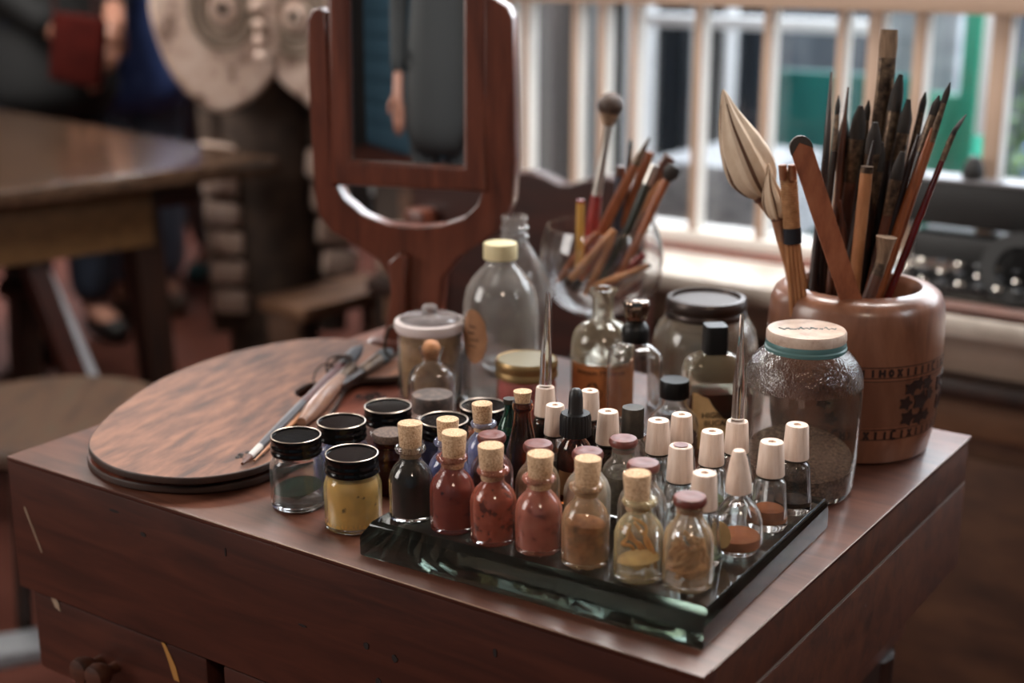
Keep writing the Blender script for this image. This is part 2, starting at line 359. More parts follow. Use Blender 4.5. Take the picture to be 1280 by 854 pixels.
ext('grey_shutter', 1103, 1199, -40, 116, 1.38, .04, mottled('shutter', [(120, 128, 134), (160, 166, 172)], 4, (1, 1, 6), .6), 'pale grey shutter outside above the green board panel', 'shutter')
leaf_m = mottled('leaf', [(40, 62, 36), (74, 104, 58)], 20, rough=.6)
bush = MB(); rr = random.Random(3); s0, z0 = wall_at(1255, 190, 1.75)
for _ in range(1300):
    c = Vector((s0+rr.gauss(0, .17), 1.75+rr.gauss(0, .1), z0-.15+rr.gauss(0, .14))); e = Euler((rr.uniform(0, 6), rr.uniform(0, 6), rr.uniform(0, 6))).to_matrix()
    l, q = .028, .012; bush.add([c+e @ Vector(v) for v in ((-l, 0, 0), (0, -q, .004), (l, 0, 0), (0, q, .004))], [(0, 1, 2, 3)])
bo = wobj(bush, 'leafy_bush', leaf_m); tag(bo, 'green leafy bush outside at the right edge of the window', 'bush', kind='stuff')
# ================================================================ CHEST (table box) the still life stands on
GP = 'paint brushes standing in the wooden pot'
RC = math.radians(-34.5)
chest = empty('wooden_chest', (-.423, 1.117, 0), 'dark red wooden table chest carrying the bottles, palette and brush pot', 'chest', rz=RC)
tbm = MB().box((.325, .254, T-.002), (.650, .508, .004), None, 0, .0014)
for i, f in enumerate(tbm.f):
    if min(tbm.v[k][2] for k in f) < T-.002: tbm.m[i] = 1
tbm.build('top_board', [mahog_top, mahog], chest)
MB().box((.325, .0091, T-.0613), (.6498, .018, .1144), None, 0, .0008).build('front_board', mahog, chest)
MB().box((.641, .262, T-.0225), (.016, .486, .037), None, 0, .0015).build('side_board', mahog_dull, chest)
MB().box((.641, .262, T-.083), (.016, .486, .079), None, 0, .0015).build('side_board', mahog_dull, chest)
MB().box((.6405, .262, T-.0425), (.0158, .484, .0022)).build('edge_strip', plain('worn_strip', (176, 168, 160), .35, .7), chest)
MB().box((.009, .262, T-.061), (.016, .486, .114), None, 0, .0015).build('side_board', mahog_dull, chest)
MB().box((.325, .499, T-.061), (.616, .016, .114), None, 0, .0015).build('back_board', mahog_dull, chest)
MB().box((.642, .262, T-.121), (.010, .486, .008), None, 0, .002).build('moulding', mahog_dull, chest)
lc = MB().box((.315, .265, T-.162), (.59, .46, .074), None, 0, .003).build('drawer_case', mahog_dull, chest)
def drawer(x0, x1):
    d = MB().box(((x0+x1)/2, .026, T-.158), (x1-x0, .044, .072), None, 0, .003).build('drawer', mahog, chest); return d
dr = drawer(.012, .222); drawer(.24, .45); drawer(.468, .625)
for kx in (.094, .113):
    MB().lathe([(.0, 0), (.005, 0), (.0045, .006), (.009, .012), (.0115, .018), (.010, .024), (.0, .027)], 24, Matrix.Translation((kx, .004, T-.163)) @ Matrix.Rotation(PI/2, 4, 'X')).build('knob', mahog_dull, dr)
for x, y in ((.06, .07), (.59, .07), (.06, .45), (.59, .45)):
    MB().tube([(x, y, T-.2), (x, y, .3), (x, y, 0)], [.026, .022, .018], 12).build('leg', dark_wood, chest)
MB().box((.325, .26, T-.21), (.57, .42, .03), None, 0, .003).build('base_board', dark_wood, chest)
chip = plain('bare_wood', (170, 120, 60), .6); chip2 = plain('chipped_paint', (150, 128, 108), .6)
def mark(name, pts, mat, y=-.0002):
    vs, fs = outline([pts], .0004); MB().add([(v[0], y+v[2], v[1]) for v in vs], fs).build(name, mat, chest)
mark('scratch', [(.017, T-.042), (.0185, T-.041), (.036, T-.078), (.035, T-.079)], chip2)
mark('chip', [(.037, T-.122), (.040, T-.117), (.046, T-.124), (.048, T-.131), (.041, T-.129)], chip2, .0036)
mark('chip', [(.172, T-.122), (.176, T-.122), (.187, T-.14), (.190, T-.152), (.184, T-.152), (.178, T-.135)], chip, .0036)
r_ = random.Random(4)
for (dx, dz, w_, h_) in ((.165, -.030, .0035, .0022), (.255, -.022, .0008, .004), (.132, -.018, .006, .0012), (.39, -.058, .003, .003), (.415, -.060, .003, .003), (.40, -.084, .003, .004), (.50, -.030, .002, .004), (.33, -.060, .005, .001), (.53, -.08, .003, .003)):
    mark('dent', [(dx+w_*math.cos(a)*r_.uniform(.7, 1.1), T+dz+h_*math.sin(a)*r_.uniform(.7, 1.1)) for a in [k*PI/4 for k in range(8)]], plain('dent', (24, 10, 8), .7))
# worn edge of the top board, its bright glint put in as pale tubes
MB().tube(smooth_path([(.002, .0008, T-.0012), (.2, .0006, T-.0009), (.4, .0004, T-.0009), (.63, .0006, T-.0010)]), .0005, 6).build('worn_edge_glint', plain('worn_edge_glint', (186, 158, 138), .35), chest)
MB().tube([(.6494, .012, T-.0010), (.6494, .5, T-.0010)], .0007, 6).build('worn_edge_glint', plain('worn_edge_glint2', (190, 176, 166), .3), chest)
# ================================================================ GLASS TRAY
RT = math.radians(-31.91); TH = .025
uT = Vector((math.cos(RT), math.sin(RT))); 
tray_o = Vector((.116, .78)) - uT*.262
slab = MB(); X1, Y1 = .262, .218
L0 = [(0, 0, 0), (X1, 0, 0), (X1, Y1, 0), (0, Y1, 0)]
def ringp(ix0, iy0, ix1, iy1, z): return [(ix0, iy0, z), (X1-ix1, iy0, z), (X1-ix1, Y1-iy1, z), (ix0, Y1-iy1, z)]
lay = [ringp(.001, .001, .001, .001, 0), ringp(0, 0, 0, 0, .0012), ringp(0, 0, 0, 0, .0145), ringp(.005, .0075, .0012, .003, .0238), ringp(.006, .0085, .0022, .004, TH)]
vsl = [p for l in lay for p in l]; fsl = [(3, 2, 1, 0)]
for i in range(4):
    for k in range(4):
        j = (k+1) % 4; fsl.append((i*4+k, i*4+j, i*4+4+j, i*4+4+k))
fsl.append((16, 17, 18, 19)); slab.add(vsl, fsl)
tray = slab.build('glass_slab', glass('green_glass', (236, 240, 236), .03, .05, (96, 92, 86), 1.5, absorb=(146, 166, 156), dens=12)); tray.location = (tray_o.x, tray_o.y, T+.0003); tray.rotation_euler.z = RT
tag(tray, 'thick green edged glass slab with bevelled edges under the small bottles', 'slab')
ZT = T+TH+.0006; ZC = T+.0004
# ================================================================ BOTTLES
clear = glass('clear_glass', dust=.05)
clean = glass('clean_glass', dust=.02)
amber_g = glass('amber_glass', (150, 76, 34), dust=.02, ior=1.5)
green_g = glass('green_bottle_glass', (70, 130, 108), dust=.1, dcol=(90, 130, 115))
smoky = glass('smoky_glass', (236, 226, 216), dust=.05)
def dusty(col, amt=.16): return glass('dusty_%d_%d_%d' % col, dust=amt, dcol=tuple(min(255, int(u*1.15)+8) for u in col), dscale=45)
def shell(outer, t, tb):
    """solid of glass: outside up, over the rim, inside down"""
    H = outer[-1][1]; inner = []
    for r, z in outer[::-1]:
        if z < tb: break
        inner.append((max(r-t, .0006), z))
    if inner and inner[-1][1] > tb+.0008: inner.append((inner[-1][0]*.97, tb+.0006))
    inner.append((inner[-1][0]*.8, tb)); inner.append((0, tb))
    return [(0, 0)] + outer + inner
def fill(outer, t, tb, zf, gap=.00025, lump=0):
    pr = [(0, tb+gap)]; last = None
    for r, z in outer:
        if z <= tb+gap*2: last = r; continue
        if z > zf: break
        if len(pr) == 1: pr.append((max(r, last or r)-t-gap*2, tb+gap*1.5))
        pr.append((r-t-gap, z)); last = r
    # interpolate the fill line
    for (r0, z0), (r1, z1) in zip(outer, outer[1:]):
        if z0 <= zf < z1: r = r0+(r1-r0)*(zf-z0)/(z1-z0); pr.append((r-t-gap, zf)); break
    top = pr[-1]; pr += [(top[0]*.6, top[1]+lump), (0, top[1]+lump*1.3)]
    return pr
def tilted_fill(pr, tilt, ang=0):
    m = MB().lathe(pr, 36)
    zt = max(p[1] for p in pr); zb = pr[0][1]
    m.v = [(x, y, z + (tilt*(x*math.cos(ang)+y*math.sin(ang)) if z > zb+(zt-zb)*.55 else 0)) for x, y, z in m.v]; return m
def cork_mb(r0, r1, z0, z1):
    return MB().lathe([(0, z0), (r0*.97, z0), (r0, z0+.0004), (r1, z1-.0007), (r1*.95, z1), (0, z1)], 28)
def vial(cx, yb, w, ytop, label, powder, dustc, fillf=.78, stopper='cork', name='pigment_bottle', group='small pigment bottles on the glass slab', z=None, g=None, extra=None, lump=.001, liquid2=None):
    z = ZT if z is None else z
    x, y, R = stand(cx, yb, w, z); H = z_at(x, y, ytop)-z           # H = up to the stopper top
    o = empty(name, (x, y, z), label, 'bottle', group)
    s = H/(4.6 if stopper == 'cork' else 3.8)                        # height unit
    hz = lambda k: k*s
    if stopper == 'cork':
        out = [(R*.86, 0), (R*.96, hz(.05)), (R, hz(.16)), (R, hz(1.0)), (R, hz(1.9)), (R*.965, hz(2.12)), (R*.86, hz(2.38)), (R*.70, hz(2.60)), (R*.55, hz(2.76)), (R*.49, hz(2.92)), (R*.48, hz(3.18)),
               (R*.52, hz(3.22)), (R*.67, hz(3.28)), (R*.71, hz(3.38)), (R*.68, hz(3.48)), (R*.60, hz(3.53))]
    else:
        out = [(R*.86, 0), (R*.96, hz(.05)), (R, hz(.16)), (R, hz(1.0)), (R, hz(1.85)), (R*.965, hz(2.1)), (R*.86, hz(2.4)), (R*.70, hz(2.62)), (R*.57, hz(2.78)), (R*.52, hz(2.95)), (R*.52, hz(3.28)), (R*.56, hz(3.34)), (R*.60, hz(3.40)), (R*.58, hz(3.46))]
    t, tb = R*.12, hz(.24)
    MB().lathe(shell(out, t, tb), 44).build('glass_body', g or dusty(dustc), o)
    if powder:
        tilted_fill(fill(out, t, tb, hz(min(fillf*3.5, 3.0)), lump=lump), .0 if fillf > .7 else .12, random.uniform(0, 6)).build('contents', powder, o)
    if stopper == 'cork':
        c = cork_mb(R*.465 if True else 0, R*.56, hz(2.98), hz(4.6)).build('cork', cork, o)
        # the cork leans and stands a little proud, like the rest of the row
        c.rotation_euler = (random.uniform(-.03, .03), random.uniform(-.03, .03), random.uniform(0, 6))
    else:
        MB().lathe([(0, hz(3.1)), (R*.42, hz(3.1)), (R*.43, hz(3.42)), (R*.62, hz(3.44)), (R*.66, hz(3.52)), (R*.66, hz(3.66)), (R*.60, hz(3.77)), (R*.4, hz(3.8)), (R*.2, hz(3.78)), (0, hz(3.77))], 32).build('stopper', wax, o)
    if extra: extra(o, R, s, out, t, tb)
    return o
def pw(name, cols, scale=70, pos=None, bump=.3, rough=.9): return mottled(name, [tuple(min(255, int(u*1.22)) for u in c) for c in cols], scale, (1, 1, 1), rough, bump=bump, pos=pos, detail=4)
def strands(col, n, seed, thick=.0011, zr=(.25, 2.3)):
    def f(o, R, s, out, t, tb):
        r_ = random.Random(seed); m = MB()
        for _ in range(n):
            a = r_.uniform(0, 6.28); pts = []
            for k in range(5):
                a += r_.uniform(.2, .9); q = R*r_.uniform(.35, .8); pts.append((q*math.cos(a), q*math.sin(a), s*(zr[0]+(zr[1]-zr[0])*(k+r_.random()*.6)/5)))
            m.tube(smooth_path(pts, 4), thick, 6)
        m.build('dried_strands', col, o)
    return f
# front row of corks, left to right
vial(515, 657, 55, 529.5, 'corked bottle of black pigment, leftmost in the front row on the slab', pw('p_black', [(16, 14, 14), (30, 26, 25)]), (120, 112, 100), .9, g=dusty((120, 112, 100), .05))
vial(566, 671, 56, 540, 'corked bottle of dark brick red powder, between black and orange red bottles', pw('p_brick', [(44, 28, 38), (100, 48, 42), (114, 60, 52)], 100, [.36, .40, .7]), (150, 74, 62), .95)
vial(617, 686, 58, 556, 'corked bottle of orange red powder with dark blotches inside the glass', pw('p_vermil', [(56, 24, 26), (138, 70, 54), (154, 86, 68)], 110, [.42, .46, .7]), (176, 96, 76), .92)
vial(673, 698, 59, 565.6, 'corked bottle of salmon pink powder, fourth of the front row', pw('p_salmon', [(110, 58, 50), (148, 86, 73), (162, 102, 87)], 90, [.38, .46, .7]), (190, 118, 98), .93)
vial(731, 715, 60, 574, 'corked bottle of tan dust over brown crumbs, fifth of the front row', pw('p_tanbrown', [(74, 40, 26), (132, 84, 52), (158, 112, 76)], 120, [.32, .5, .7]), (188, 150, 112), .52)
vial(797, 733, 62, 592, 'corked bottle of pale yellow liquid crossed by orange threads', pw('p_straw', [(176, 142, 86), (204, 174, 118)], 60), (206, 186, 140), .24, extra=strands(plain('orange_thread', (206, 138, 60), .6), 5, 4, .0012, (.4, 2.6)), lump=.002)
vial(858, 745, 64, 619, 'maroon stoppered bottle holding curled ochre shavings, nearest corner of the slab', pw('p_ochre', [(138, 92, 52), (186, 140, 92)], 130), (192, 160, 124), .28, 'wax', extra=strands(mottled('ochre_curl', [(150, 102, 60), (198, 150, 100)], 90, rough=.8), 26, 9, .0017, (.5, 2.0)), lump=.003)
# second row: maroon flat stoppers
G2 = 'maroon stoppered pigment bottles'
vial(615, 647, 54, 542, 'maroon stoppered bottle of purple brown powder behind the orange red bottle', pw('p_purple', [(66, 34, 38), (98, 54, 54)]), (120, 84, 80), .8, 'wax', group=G2)
vial(672, 662, 56, 553, 'maroon stoppered bottle of brownish crumbs behind the salmon bottle', pw('p_tan2', [(98, 70, 50), (150, 118, 88)], 160), (160, 136, 112), .72, 'wax', group=G2)
vial(733, 678, 59, 562.6, 'maroon stoppered bottle of creamy white powder behind the tan one', pw('p_cream', [(186, 172, 150), (206, 194, 174)]), (206, 198, 184), .84, 'wax', group=G2)
vial(777, 652, 54, 546.7, 'maroon stoppered bottle of coarse dark grey grains right of the dropper', pw('p_grey', [(46, 42, 38), (104, 96, 84)], 260), (140, 132, 120), .60, 'wax', group=G2)
vial(801, 698, 62, 577, 'maroon stoppered bottle nearly empty, behind the orange threaded bottle', pw('p_mauve', [(86, 62, 60), (120, 92, 86)]), (150, 136, 126), .2, 'wax', group=G2)
# third row
vial(561, 639, 50, 524, 'corked bottle of deep blue powder behind the brick red bottle', pw('p_blue', [(38, 44, 86), (74, 84, 140)]), (120, 126, 160), .85)
vial(605, 608, 46, 504, 'corked bottle of violet blue powder left of the amber bottle', pw('p_violet', [(70, 74, 118), (112, 118, 164)]), (146, 148, 176), .8)
# amber bottle with cork
def turned(name, cx, yb, w, prof_px, label, cat, z, glassm, t, tb, group=None, seg=48, base_k=.9, **kw):
    """vessel whose silhouette rows and widths were read off the photograph, rebuilt in metres about its own axis"""
    x, y, R = stand(cx, yb, w, z); o = empty(name, (x, y, z), label, cat, group)
    out = [(R*base_k, 0), (R*(1+base_k)/2, .0006), (R, .002)]
    for py, ww in prof_px:
        zz = z_at(x, y, py); out.append((r_at(x, y, zz, ww), zz-z))
    MB().lathe(shell(out, t, tb), seg, **kw).build('glass_body', glassm, o)
    return o, x, y, R, out
def px_cap(x, y, z, rows):
    """(row, width) list to (radius, height above z)"""
    return [(r_at(x, y, z_at(x, y, py), ww), z_at(x, y, py)-z) for py, ww in rows]
o, x, y, R, out = turned('amber_bottle', 653, 619, 42, [(575, 42), (562, 40), (545, 31), (525, 23), (514, 21), (511, 26), (506, 27), (502, 25)], 'tall narrow brown glass bottle with a small cork, behind the maroon stoppers', 'bottle', ZT, amber_g, .0012, .003)
MB().lathe([(0, px_cap(x, y, ZT, [(510, 1)])[0][1])] + px_cap(x, y, ZT, [(510, 16), (489, 23.5)]) + [(0, px_cap(x, y, ZT, [(489, 1)])[0][1])], 28).build('cork', cork, o)
o, x, y, R, out = turned('green_bottle', 637, 592, 34, [(545, 33), (534, 30), (524, 20), (516, 14), (507, 13), (504, 16)], 'small green bottle with a dark cap, half hidden left of the amber bottle', 'bottle', ZT, green_g, .001, .002)
MB().lathe(fill(out, .001, .002, .03), 28).build('contents', pw('p_green', [(34, 92, 74), (54, 120, 98)]), o)
MB().lathe([(0, out[-1][1])] + px_cap(x, y, ZT, [(504, 15), (498, 16)]) + [(0, px_cap(x, y, ZT, [(498, 1)])[0][1])], 24).build('cap', dark_metal, o)
# dropper bottle
o, x, y, R, out = turned('dropper_bottle', 718, 634, 46, [(590, 46), (572, 46), (562, 43), (553, 34), (548, 26), (540, 25)], 'amber dropper bottle with black rubber bulb and ribbed black collar', 'bottle', ZT, amber_g, .0012, .003)
rib = lambda a, z: 1+.035*(1 if math.sin(a*26) > 0 else 0)
cpz = px_cap(x, y, ZT, [(543, 38.5), (521, 38.5), (516, 35), (516, 20), (513, 18.5), (498, 18), (490, 16), (486, 10)])
MB().lathe([(0, cpz[0][1])] + [cpz[0], cpz[1]] + [cpz[2], (0, cpz[2][1]+.0001)], 104, rf=rib).build('ribbed_collar', black_plastic, o)
MB().lathe([(0, cpz[3][1])] + cpz[3:] + [(0, px_cap(x, y, ZT, [(484.5, 1)])[0][1])], 32).build('rubber_bulb', rubber, o)
MB().lathe([(0, .006), (.0018, .006), (.0022, .03), (.0022, cpz[0][1])], 14).build('glass_pipette', clean, o)
vs_, fs_ = patch(R+.0002, -2.6, -1.2, .008, .026); MB().add(vs_, fs_, 0, True).build('paper_label', paper_tan, o)
# conical varnish bottles with tapered wooden caps
GN = 'small conical bottles with pale wooden caps'
def conical(cx, yb, w, ytop, label, liquid=None, lv=.2, stain=None, rod=None, hole=None, gm=None, ribbed=True):
    x, y, R = stand(cx, yb, w, ZT); H = z_at(x, y, ytop)-ZT; o = empty('varnish_bottle', (x, y, ZT), label, 'bottle', GN)
    q = [(R*.9, 0), (R*.98, H*.02), (R, H*.05), (R*.97, H*.13), (R*.90, H*.28), (R*.84, H*.42), (R*.80, H*.52), (R*.74, H*.55), (R*.55, H*.575), (R*.44, H*.59), (R*.40, H*.62), (R*.40, H*.66)]
    MB().lathe(shell(q, R*.13, H*.08), 40).build('glass_body', gm or clear, o)
    if liquid: MB().lathe(fill(q, R*.13, H*.08, H*lv, .0001), 36).build('contents', liquid, o)
    cr_ = R*.70; z0, z1 = H*.615, H
    MB().lathe([(0, z0), (cr_, z0), (cr_*1.01, z0+.001), (cr_*.86, z1-.0012), (cr_*.80, z1-.0001), (cr_*.3, z1), (cr_*.25, z1-.0012), (0, z1-.0014)], 56, rf=(lambda a, zz: 1+.012*math.cos(a*28)) if ribbed else None).build('wooden_cap', cap_wood, o)
    MB().lathe([(0, z0-.0016), (cr_*.93, z0-.0016), (cr_*.95, z0-.0001), (0, z0-.0001)], 32).build('seal_ring', dark_metal, o)
    if hole: MB().lathe([(0, z1+.0002), (cr_*.52, z1+.0002), (cr_*.55, z1+.0007), (cr_*.45, z1+.0008), (0, z1-.0002)], 24).build('red_plug', wax, o)
    if rod:
        yt, wb, wt, lean = rod; zt = z_at(x, y, yt)-ZT; m = MB()
        rb, rt = r_at(x, y, ZT+H, wb), r_at(x, y, zt+ZT, wt)
        m.tube([(0, 0, z1-.002), (lean*.25, 0, z1+(zt-z1)*.3), (lean*.7, 0, z1+(zt-z1)*.75), (lean, 0, zt)], [rb, rb*.92, rt*1.5, rt], 20)
        m.build('glass_rod', clean, o)
    return o, R, H
P_rust = pw('p_rust', [(120, 66, 38), (160, 98, 60)]); P_dark = pw('p_dark', [(28, 22, 20), (80, 64, 50)], 120); P_olive = pw('p_olive', [(104, 112, 84), (140, 150, 120)])
conical(681, 580, 38, 483.5, 'wooden capped amber vial with a long glass rod rising behind the dropper', P_dark, .5, rod=(366, 16, 5, .0016), gm=amber_g)
conical(693, 606, 38, 506, 'wooden capped vial right against the left of the dropper bulb', P_dark, .3)
conical(736, 582, 36, 488, 'wooden capped amber vial peeping out right behind the dropper bulb', P_dark, .5, gm=amber_g)
conical(758, 622, 42, 514, 'wooden capped amber vial with stained cap between dropper and dark metal cap', P_dark, .5, gm=amber_g)
conical(820, 635, 44, 525, 'wooden capped vial immediately right of the dark metal cap')
conical(849, 615, 42, 518, 'wooden capped vial below the black screw capped bottle')
conical(886, 651, 45, 539, 'wooden capped olive vial behind the pointed cap bottle', P_olive, .2)
conical(917, 633, 44, 526, 'wooden capped vial with a tall glass rod beside the big jar', rod=(393, 17, 5.5, -.0004))
conical(847, 676, 48, 557, 'wooden capped vial with dark red plug on top of its cap', hole=True)
conical(876, 713, 50, 591, 'wooden capped vial with greenish dregs just behind the nearest corner bottle', P_olive, .16)
conical(959, 667, 49, 552, 'wooden capped vial with a shallow layer of rust brown liquid', P_rust, .22)
conical(990, 646, 46, 530.6, 'wooden capped vial speckled with black, rightmost on the slab', P_dark, .13, gm=glass('speckled', dust=.14, dcol=(44, 36, 30), dscale=200))
# pointed cap bottle with round body
o, x, y, R, out = turned('round_bottle', 922, 698, 50, [(676, 60), (664, 61), (650, 60), (638, 53), (628, 38), (621, 24), (615, 22), (608, 20)], 'bulbous clear bottle with a pointed wooden cap and round paper seal', 'bottle', ZT, clear, .0014, .004)
MB().lathe(fill(out, .0014, .004, .011, .0001), 36).build('contents', P_rust, o)
cz = px_cap(x, y, ZT, [(614, 33), (612, 33.5), (596, 30), (580, 24), (566, 17), (563, 14)]); ctop = cz[-1][1]+.0003
cp_ = MB().lathe([(0, cz[0][1])] + cz + [(0, ctop)], 48, rf=lambda a, zz: 1+.014*math.cos(a*24)).build('wooden_cap', cap_wood, o)
o.rotation_euler = (0, -.035, 0)
vs_, fs_ = patch(R*1.22+.0004, -2.9, -2.0, .0065, .0255, 16, lambda u: (.5-math.sqrt(max(0, .25-(u-.5)**2)), .5+math.sqrt(max(0, .25-(u-.5)**2)))); MB().add(vs_, fs_, 0, True).build('paper_seal', paper, o)
# bottle with dark metal cap
o, x, y, R, out = turned('round_shouldered_bottle', 789, 608, 40, [(580, 40), (566, 39), (556, 35), (549, 27), (543, 25), (538, 24)], 'little clear bottle with a dark brassy cylindrical cap between wooden caps', 'bottle', ZT, clear, .0012, .003)
cz = px_cap(x, y, ZT, [(545, 28.5), (512, 28), (509, 27)])
MB().lathe([(0, cz[0][1])]+cz+[(0, cz[-1][1]+.0002)], 40).build('metal_cap', dark_metal, o)
# ---- screw lid jars on the left
GJ = 'squat screw lid pigment jars'
def jar(cx, yb, w, ytop, label, powder, dcol, lv, lid='black', amt=.1, g=None):
    x, y, R = stand(cx, yb, w, ZC); H = z_at(x, y, ytop)-ZC; s = H/2.76; o = empty('pigment_jar', (x, y, ZC), label, 'jar', GJ)
    q = [(R*.90, 0), (R*.97, s*.05), (R, s*.14), (R, s*.8), (R, s*1.52), (R*.985, s*1.66), (R*.93, s*1.82), (R*.885, s*1.92), (R*.87, s*1.98), (R*.86, s*2.3)]
    t, tb = R*.10, s*.18
    MB().lathe(shell(q, t, tb), 48).build('glass_body', g or dusty(dcol, amt), o)
    if powder: tilted_fill(fill(q, t, tb, s*lv, lump=.0006), .12 if lv < 1.3 else 0, .5).build('contents', powder, o)
    r = R*.915
    if lid == 'black':
        l = MB().lathe([(R*.89, s*2.06), (r, s*2.07), (r*1.02, s*2.12), (r*1.02, s*2.18), (r*.975, s*2.23), (r*.975, s*2.27), (r*1.015, s*2.33), (r*1.015, s*2.41), (r*.975, s*2.47), (r*.975, s*2.50), (r*1.0, s*2.56), (r*1.0, s*2.70), (r*.985, s*2.74),
                    (r*.94, s*2.75), (r*.93, s*2.70), (r*.6, s*2.69), (0, s*2.69)], 56).build('screw_lid', black_lid, o)
        MB().lathe([(r*.985, s*2.738), (r*1.004, s*2.735), (r*1.008, s*2.755), (r*.985, s*2.768), (r*.955, s*2.758), (r*.955, s*2.742)], 56, closed=True).build('lid_rim', lid_rim, l)
    elif lid == 'dusty':
        MB().lathe([(R*.89, s*2.0), (r, s*2.0), (r*1.02, s*2.1), (r*.98, s*2.22), (r, s*2.3), (r, s*2.62), (r*.97, s*2.72), (r*.6, s*2.76), (0, s*2.76)], 48).build('screw_lid', dusty_lid, o)
    return o
jar(374, 643, 68, 543.4, 'clear screw jar with a little dark green powder, leftmost of the jars', pw('p_dgreen', [(16, 34, 28), (34, 62, 48)], 60), (130, 134, 130), .72, amt=.07)
jar(443, 671, 72, 566, 'screw jar full of bright yellow powder in front of the others', pw('p_yellow', [(112, 84, 48), (208, 166, 92), (210, 172, 104)], 60, [.37, .40, .7], .1), (206, 176, 112), 1.86, amt=.10)
jar(430, 621, 66, 526, 'screw jar of pale violet blue powder behind the green jar', pw('p_pviolet', [(76, 82, 134), (120, 124, 170)]), (150, 150, 176), 1.6)
jar(487, 599, 64, 507, 'screw jar of mauve brown powder, back left beside the palette', pw('p_mauve2', [(96, 66, 62), (132, 98, 90)]), (150, 126, 118), 1.7)
jar(556, 616, 66, 524, 'screw jar of deep blue powder behind the first corked bottles', pw('p_dblue', [(30, 36, 78), (50, 58, 104)]), (96, 100, 130), 1.7)
jar(605, 590, 64, 506.5, 'screw jar of orange powder behind the violet blue bottle', pw('p_orange', [(150, 72, 36), (186, 100, 56)]), (160, 118, 90), 1.3)
jar(542, 575, 56, 491.5, 'screw jar with dusty worn brown lid in front of the square stoppered bottle', pw('p_mauve3', [(110, 84, 78), (150, 124, 116)]), (160, 140, 130), 1.2, 'dusty')
# flat cork lid jar
x, y, R = stand(489, 623, 44, ZC); H = z_at(x, y, 540)-ZC
o = empty('corked_jar', (x, y, ZC), 'narrow brown jar plugged with a broad blackened cork beside the black bottle', 'jar')
q = [(R*.9, 0), (R, H*.04), (R, H*.55), (R*.97, H*.66), (R*.86, H*.74), (R*.84, H*.80), (R*.93, H*.83), (R*.93, H*.87)]
MB().lathe(shell(q, R*.1, H*.05), 40).build('glass_body', glass('brown_glass', (170, 110, 90), dust=.08, dcol=(90, 50, 40)), o)
MB().lathe(fill(q, R*.1, H*.05, H*.6), 36).build('contents', pw('p_oxblood', [(56, 22, 18), (96, 42, 34)]), o)
MB().lathe([(0, H*.8), (R*.8, H*.8), (R*.82, H*.875), (R*.95, H*.88), (R*.98, H*.96), (R*.92, H), (0, H)], 36).build('cork', cork_dark, o)
# ---- taller vessels at the back
# glass jar with glass lid and rubber ring
o, x, y, R, out = turned('preserving_jar', 539, 512, 80, [(490, 80), (440, 81), (418, 81), (412, 78), (408, 76)], 'tall glass preserving jar of tan crumbs with glass lid and white rubber ring', 'jar', ZC, clear, .002, .004)
z1 = out[-1][1]; MB().lathe(fill(out, .002, .004, z1*.93), 40).build('contents', pw('p_tancrumb', [(112, 84, 56), (164, 132, 96)], 70), o)
r1 = r_at(x, y, ZC+z1, 88)/1
MB().lathe([(r1*.84, z1-.003), (r1*.97, z1-.003), (r1*1.02, z1+.001), (r1*1.0, z1+.006), (r1*.84, z1+.0068), (r1*.74, z1+.0068), (r1*.74, z1+.0052)], 48, closed=True).build('rubber_ring', rubber_ring, o)
ld = MB().lathe([(0, z1+.0075), (r1*.84, z1+.0072), (r1*.86, z1+.008), (r1*.84, z1+.009), (r1*.6, z1+.0105), (r1*.4, z1+.0115), (r1*.24, z1+.012), (r1*.20, z1+.014), (r1*.23, z1+.018), (r1*.18, z1+.0205), (0, z1+.021)], 48).build('glass_lid', glass('lid_glass', (235, 230, 228), dust=.18, dcol=(196, 186, 186)), o)
# clamp loop at its left
MB().tube(smooth_path([(-r1, 0, z1), (-r1*1.18, 0, z1-.004), (-r1*1.3, 0, z1-.022), (-r1*1.12, 0, z1-.03), (-r1*.95, 0, z1-.026)]), .0012, 8).build('wire_clamp', dark_metal, o)
# small square bottle with ball cork
x, y, R = stand(541, 543, 58, ZC); o = empty('flask', (x, y, ZC), 'small clear flask with flared neck and round cork ball', 'bottle')
q = [(R*.9, 0), (R, .002)] + px_cap(x, y, ZC, [(500, 60), (476, 60), (466, 56), (459, 44), (455, 28), (451, 23), (446, 23), (440, 28), (435, 32)])
MB().lathe(shell(q, .0013, .003), 48, pw=3.2, sy=.8).build('glass_body', clean, o)
z1 = q[-1][1]; MB().lathe([(0, z1-.011), (.0055, z1-.010), (.0074, z1-.004), (.0078, z1+.001), (.0062, z1+.005), (.003, z1+.0068), (0, z1+.007)], 28).build('cork_ball', mottled('ball_cork', [(150, 92, 52), (190, 134, 88)], 90, rough=.6), o)
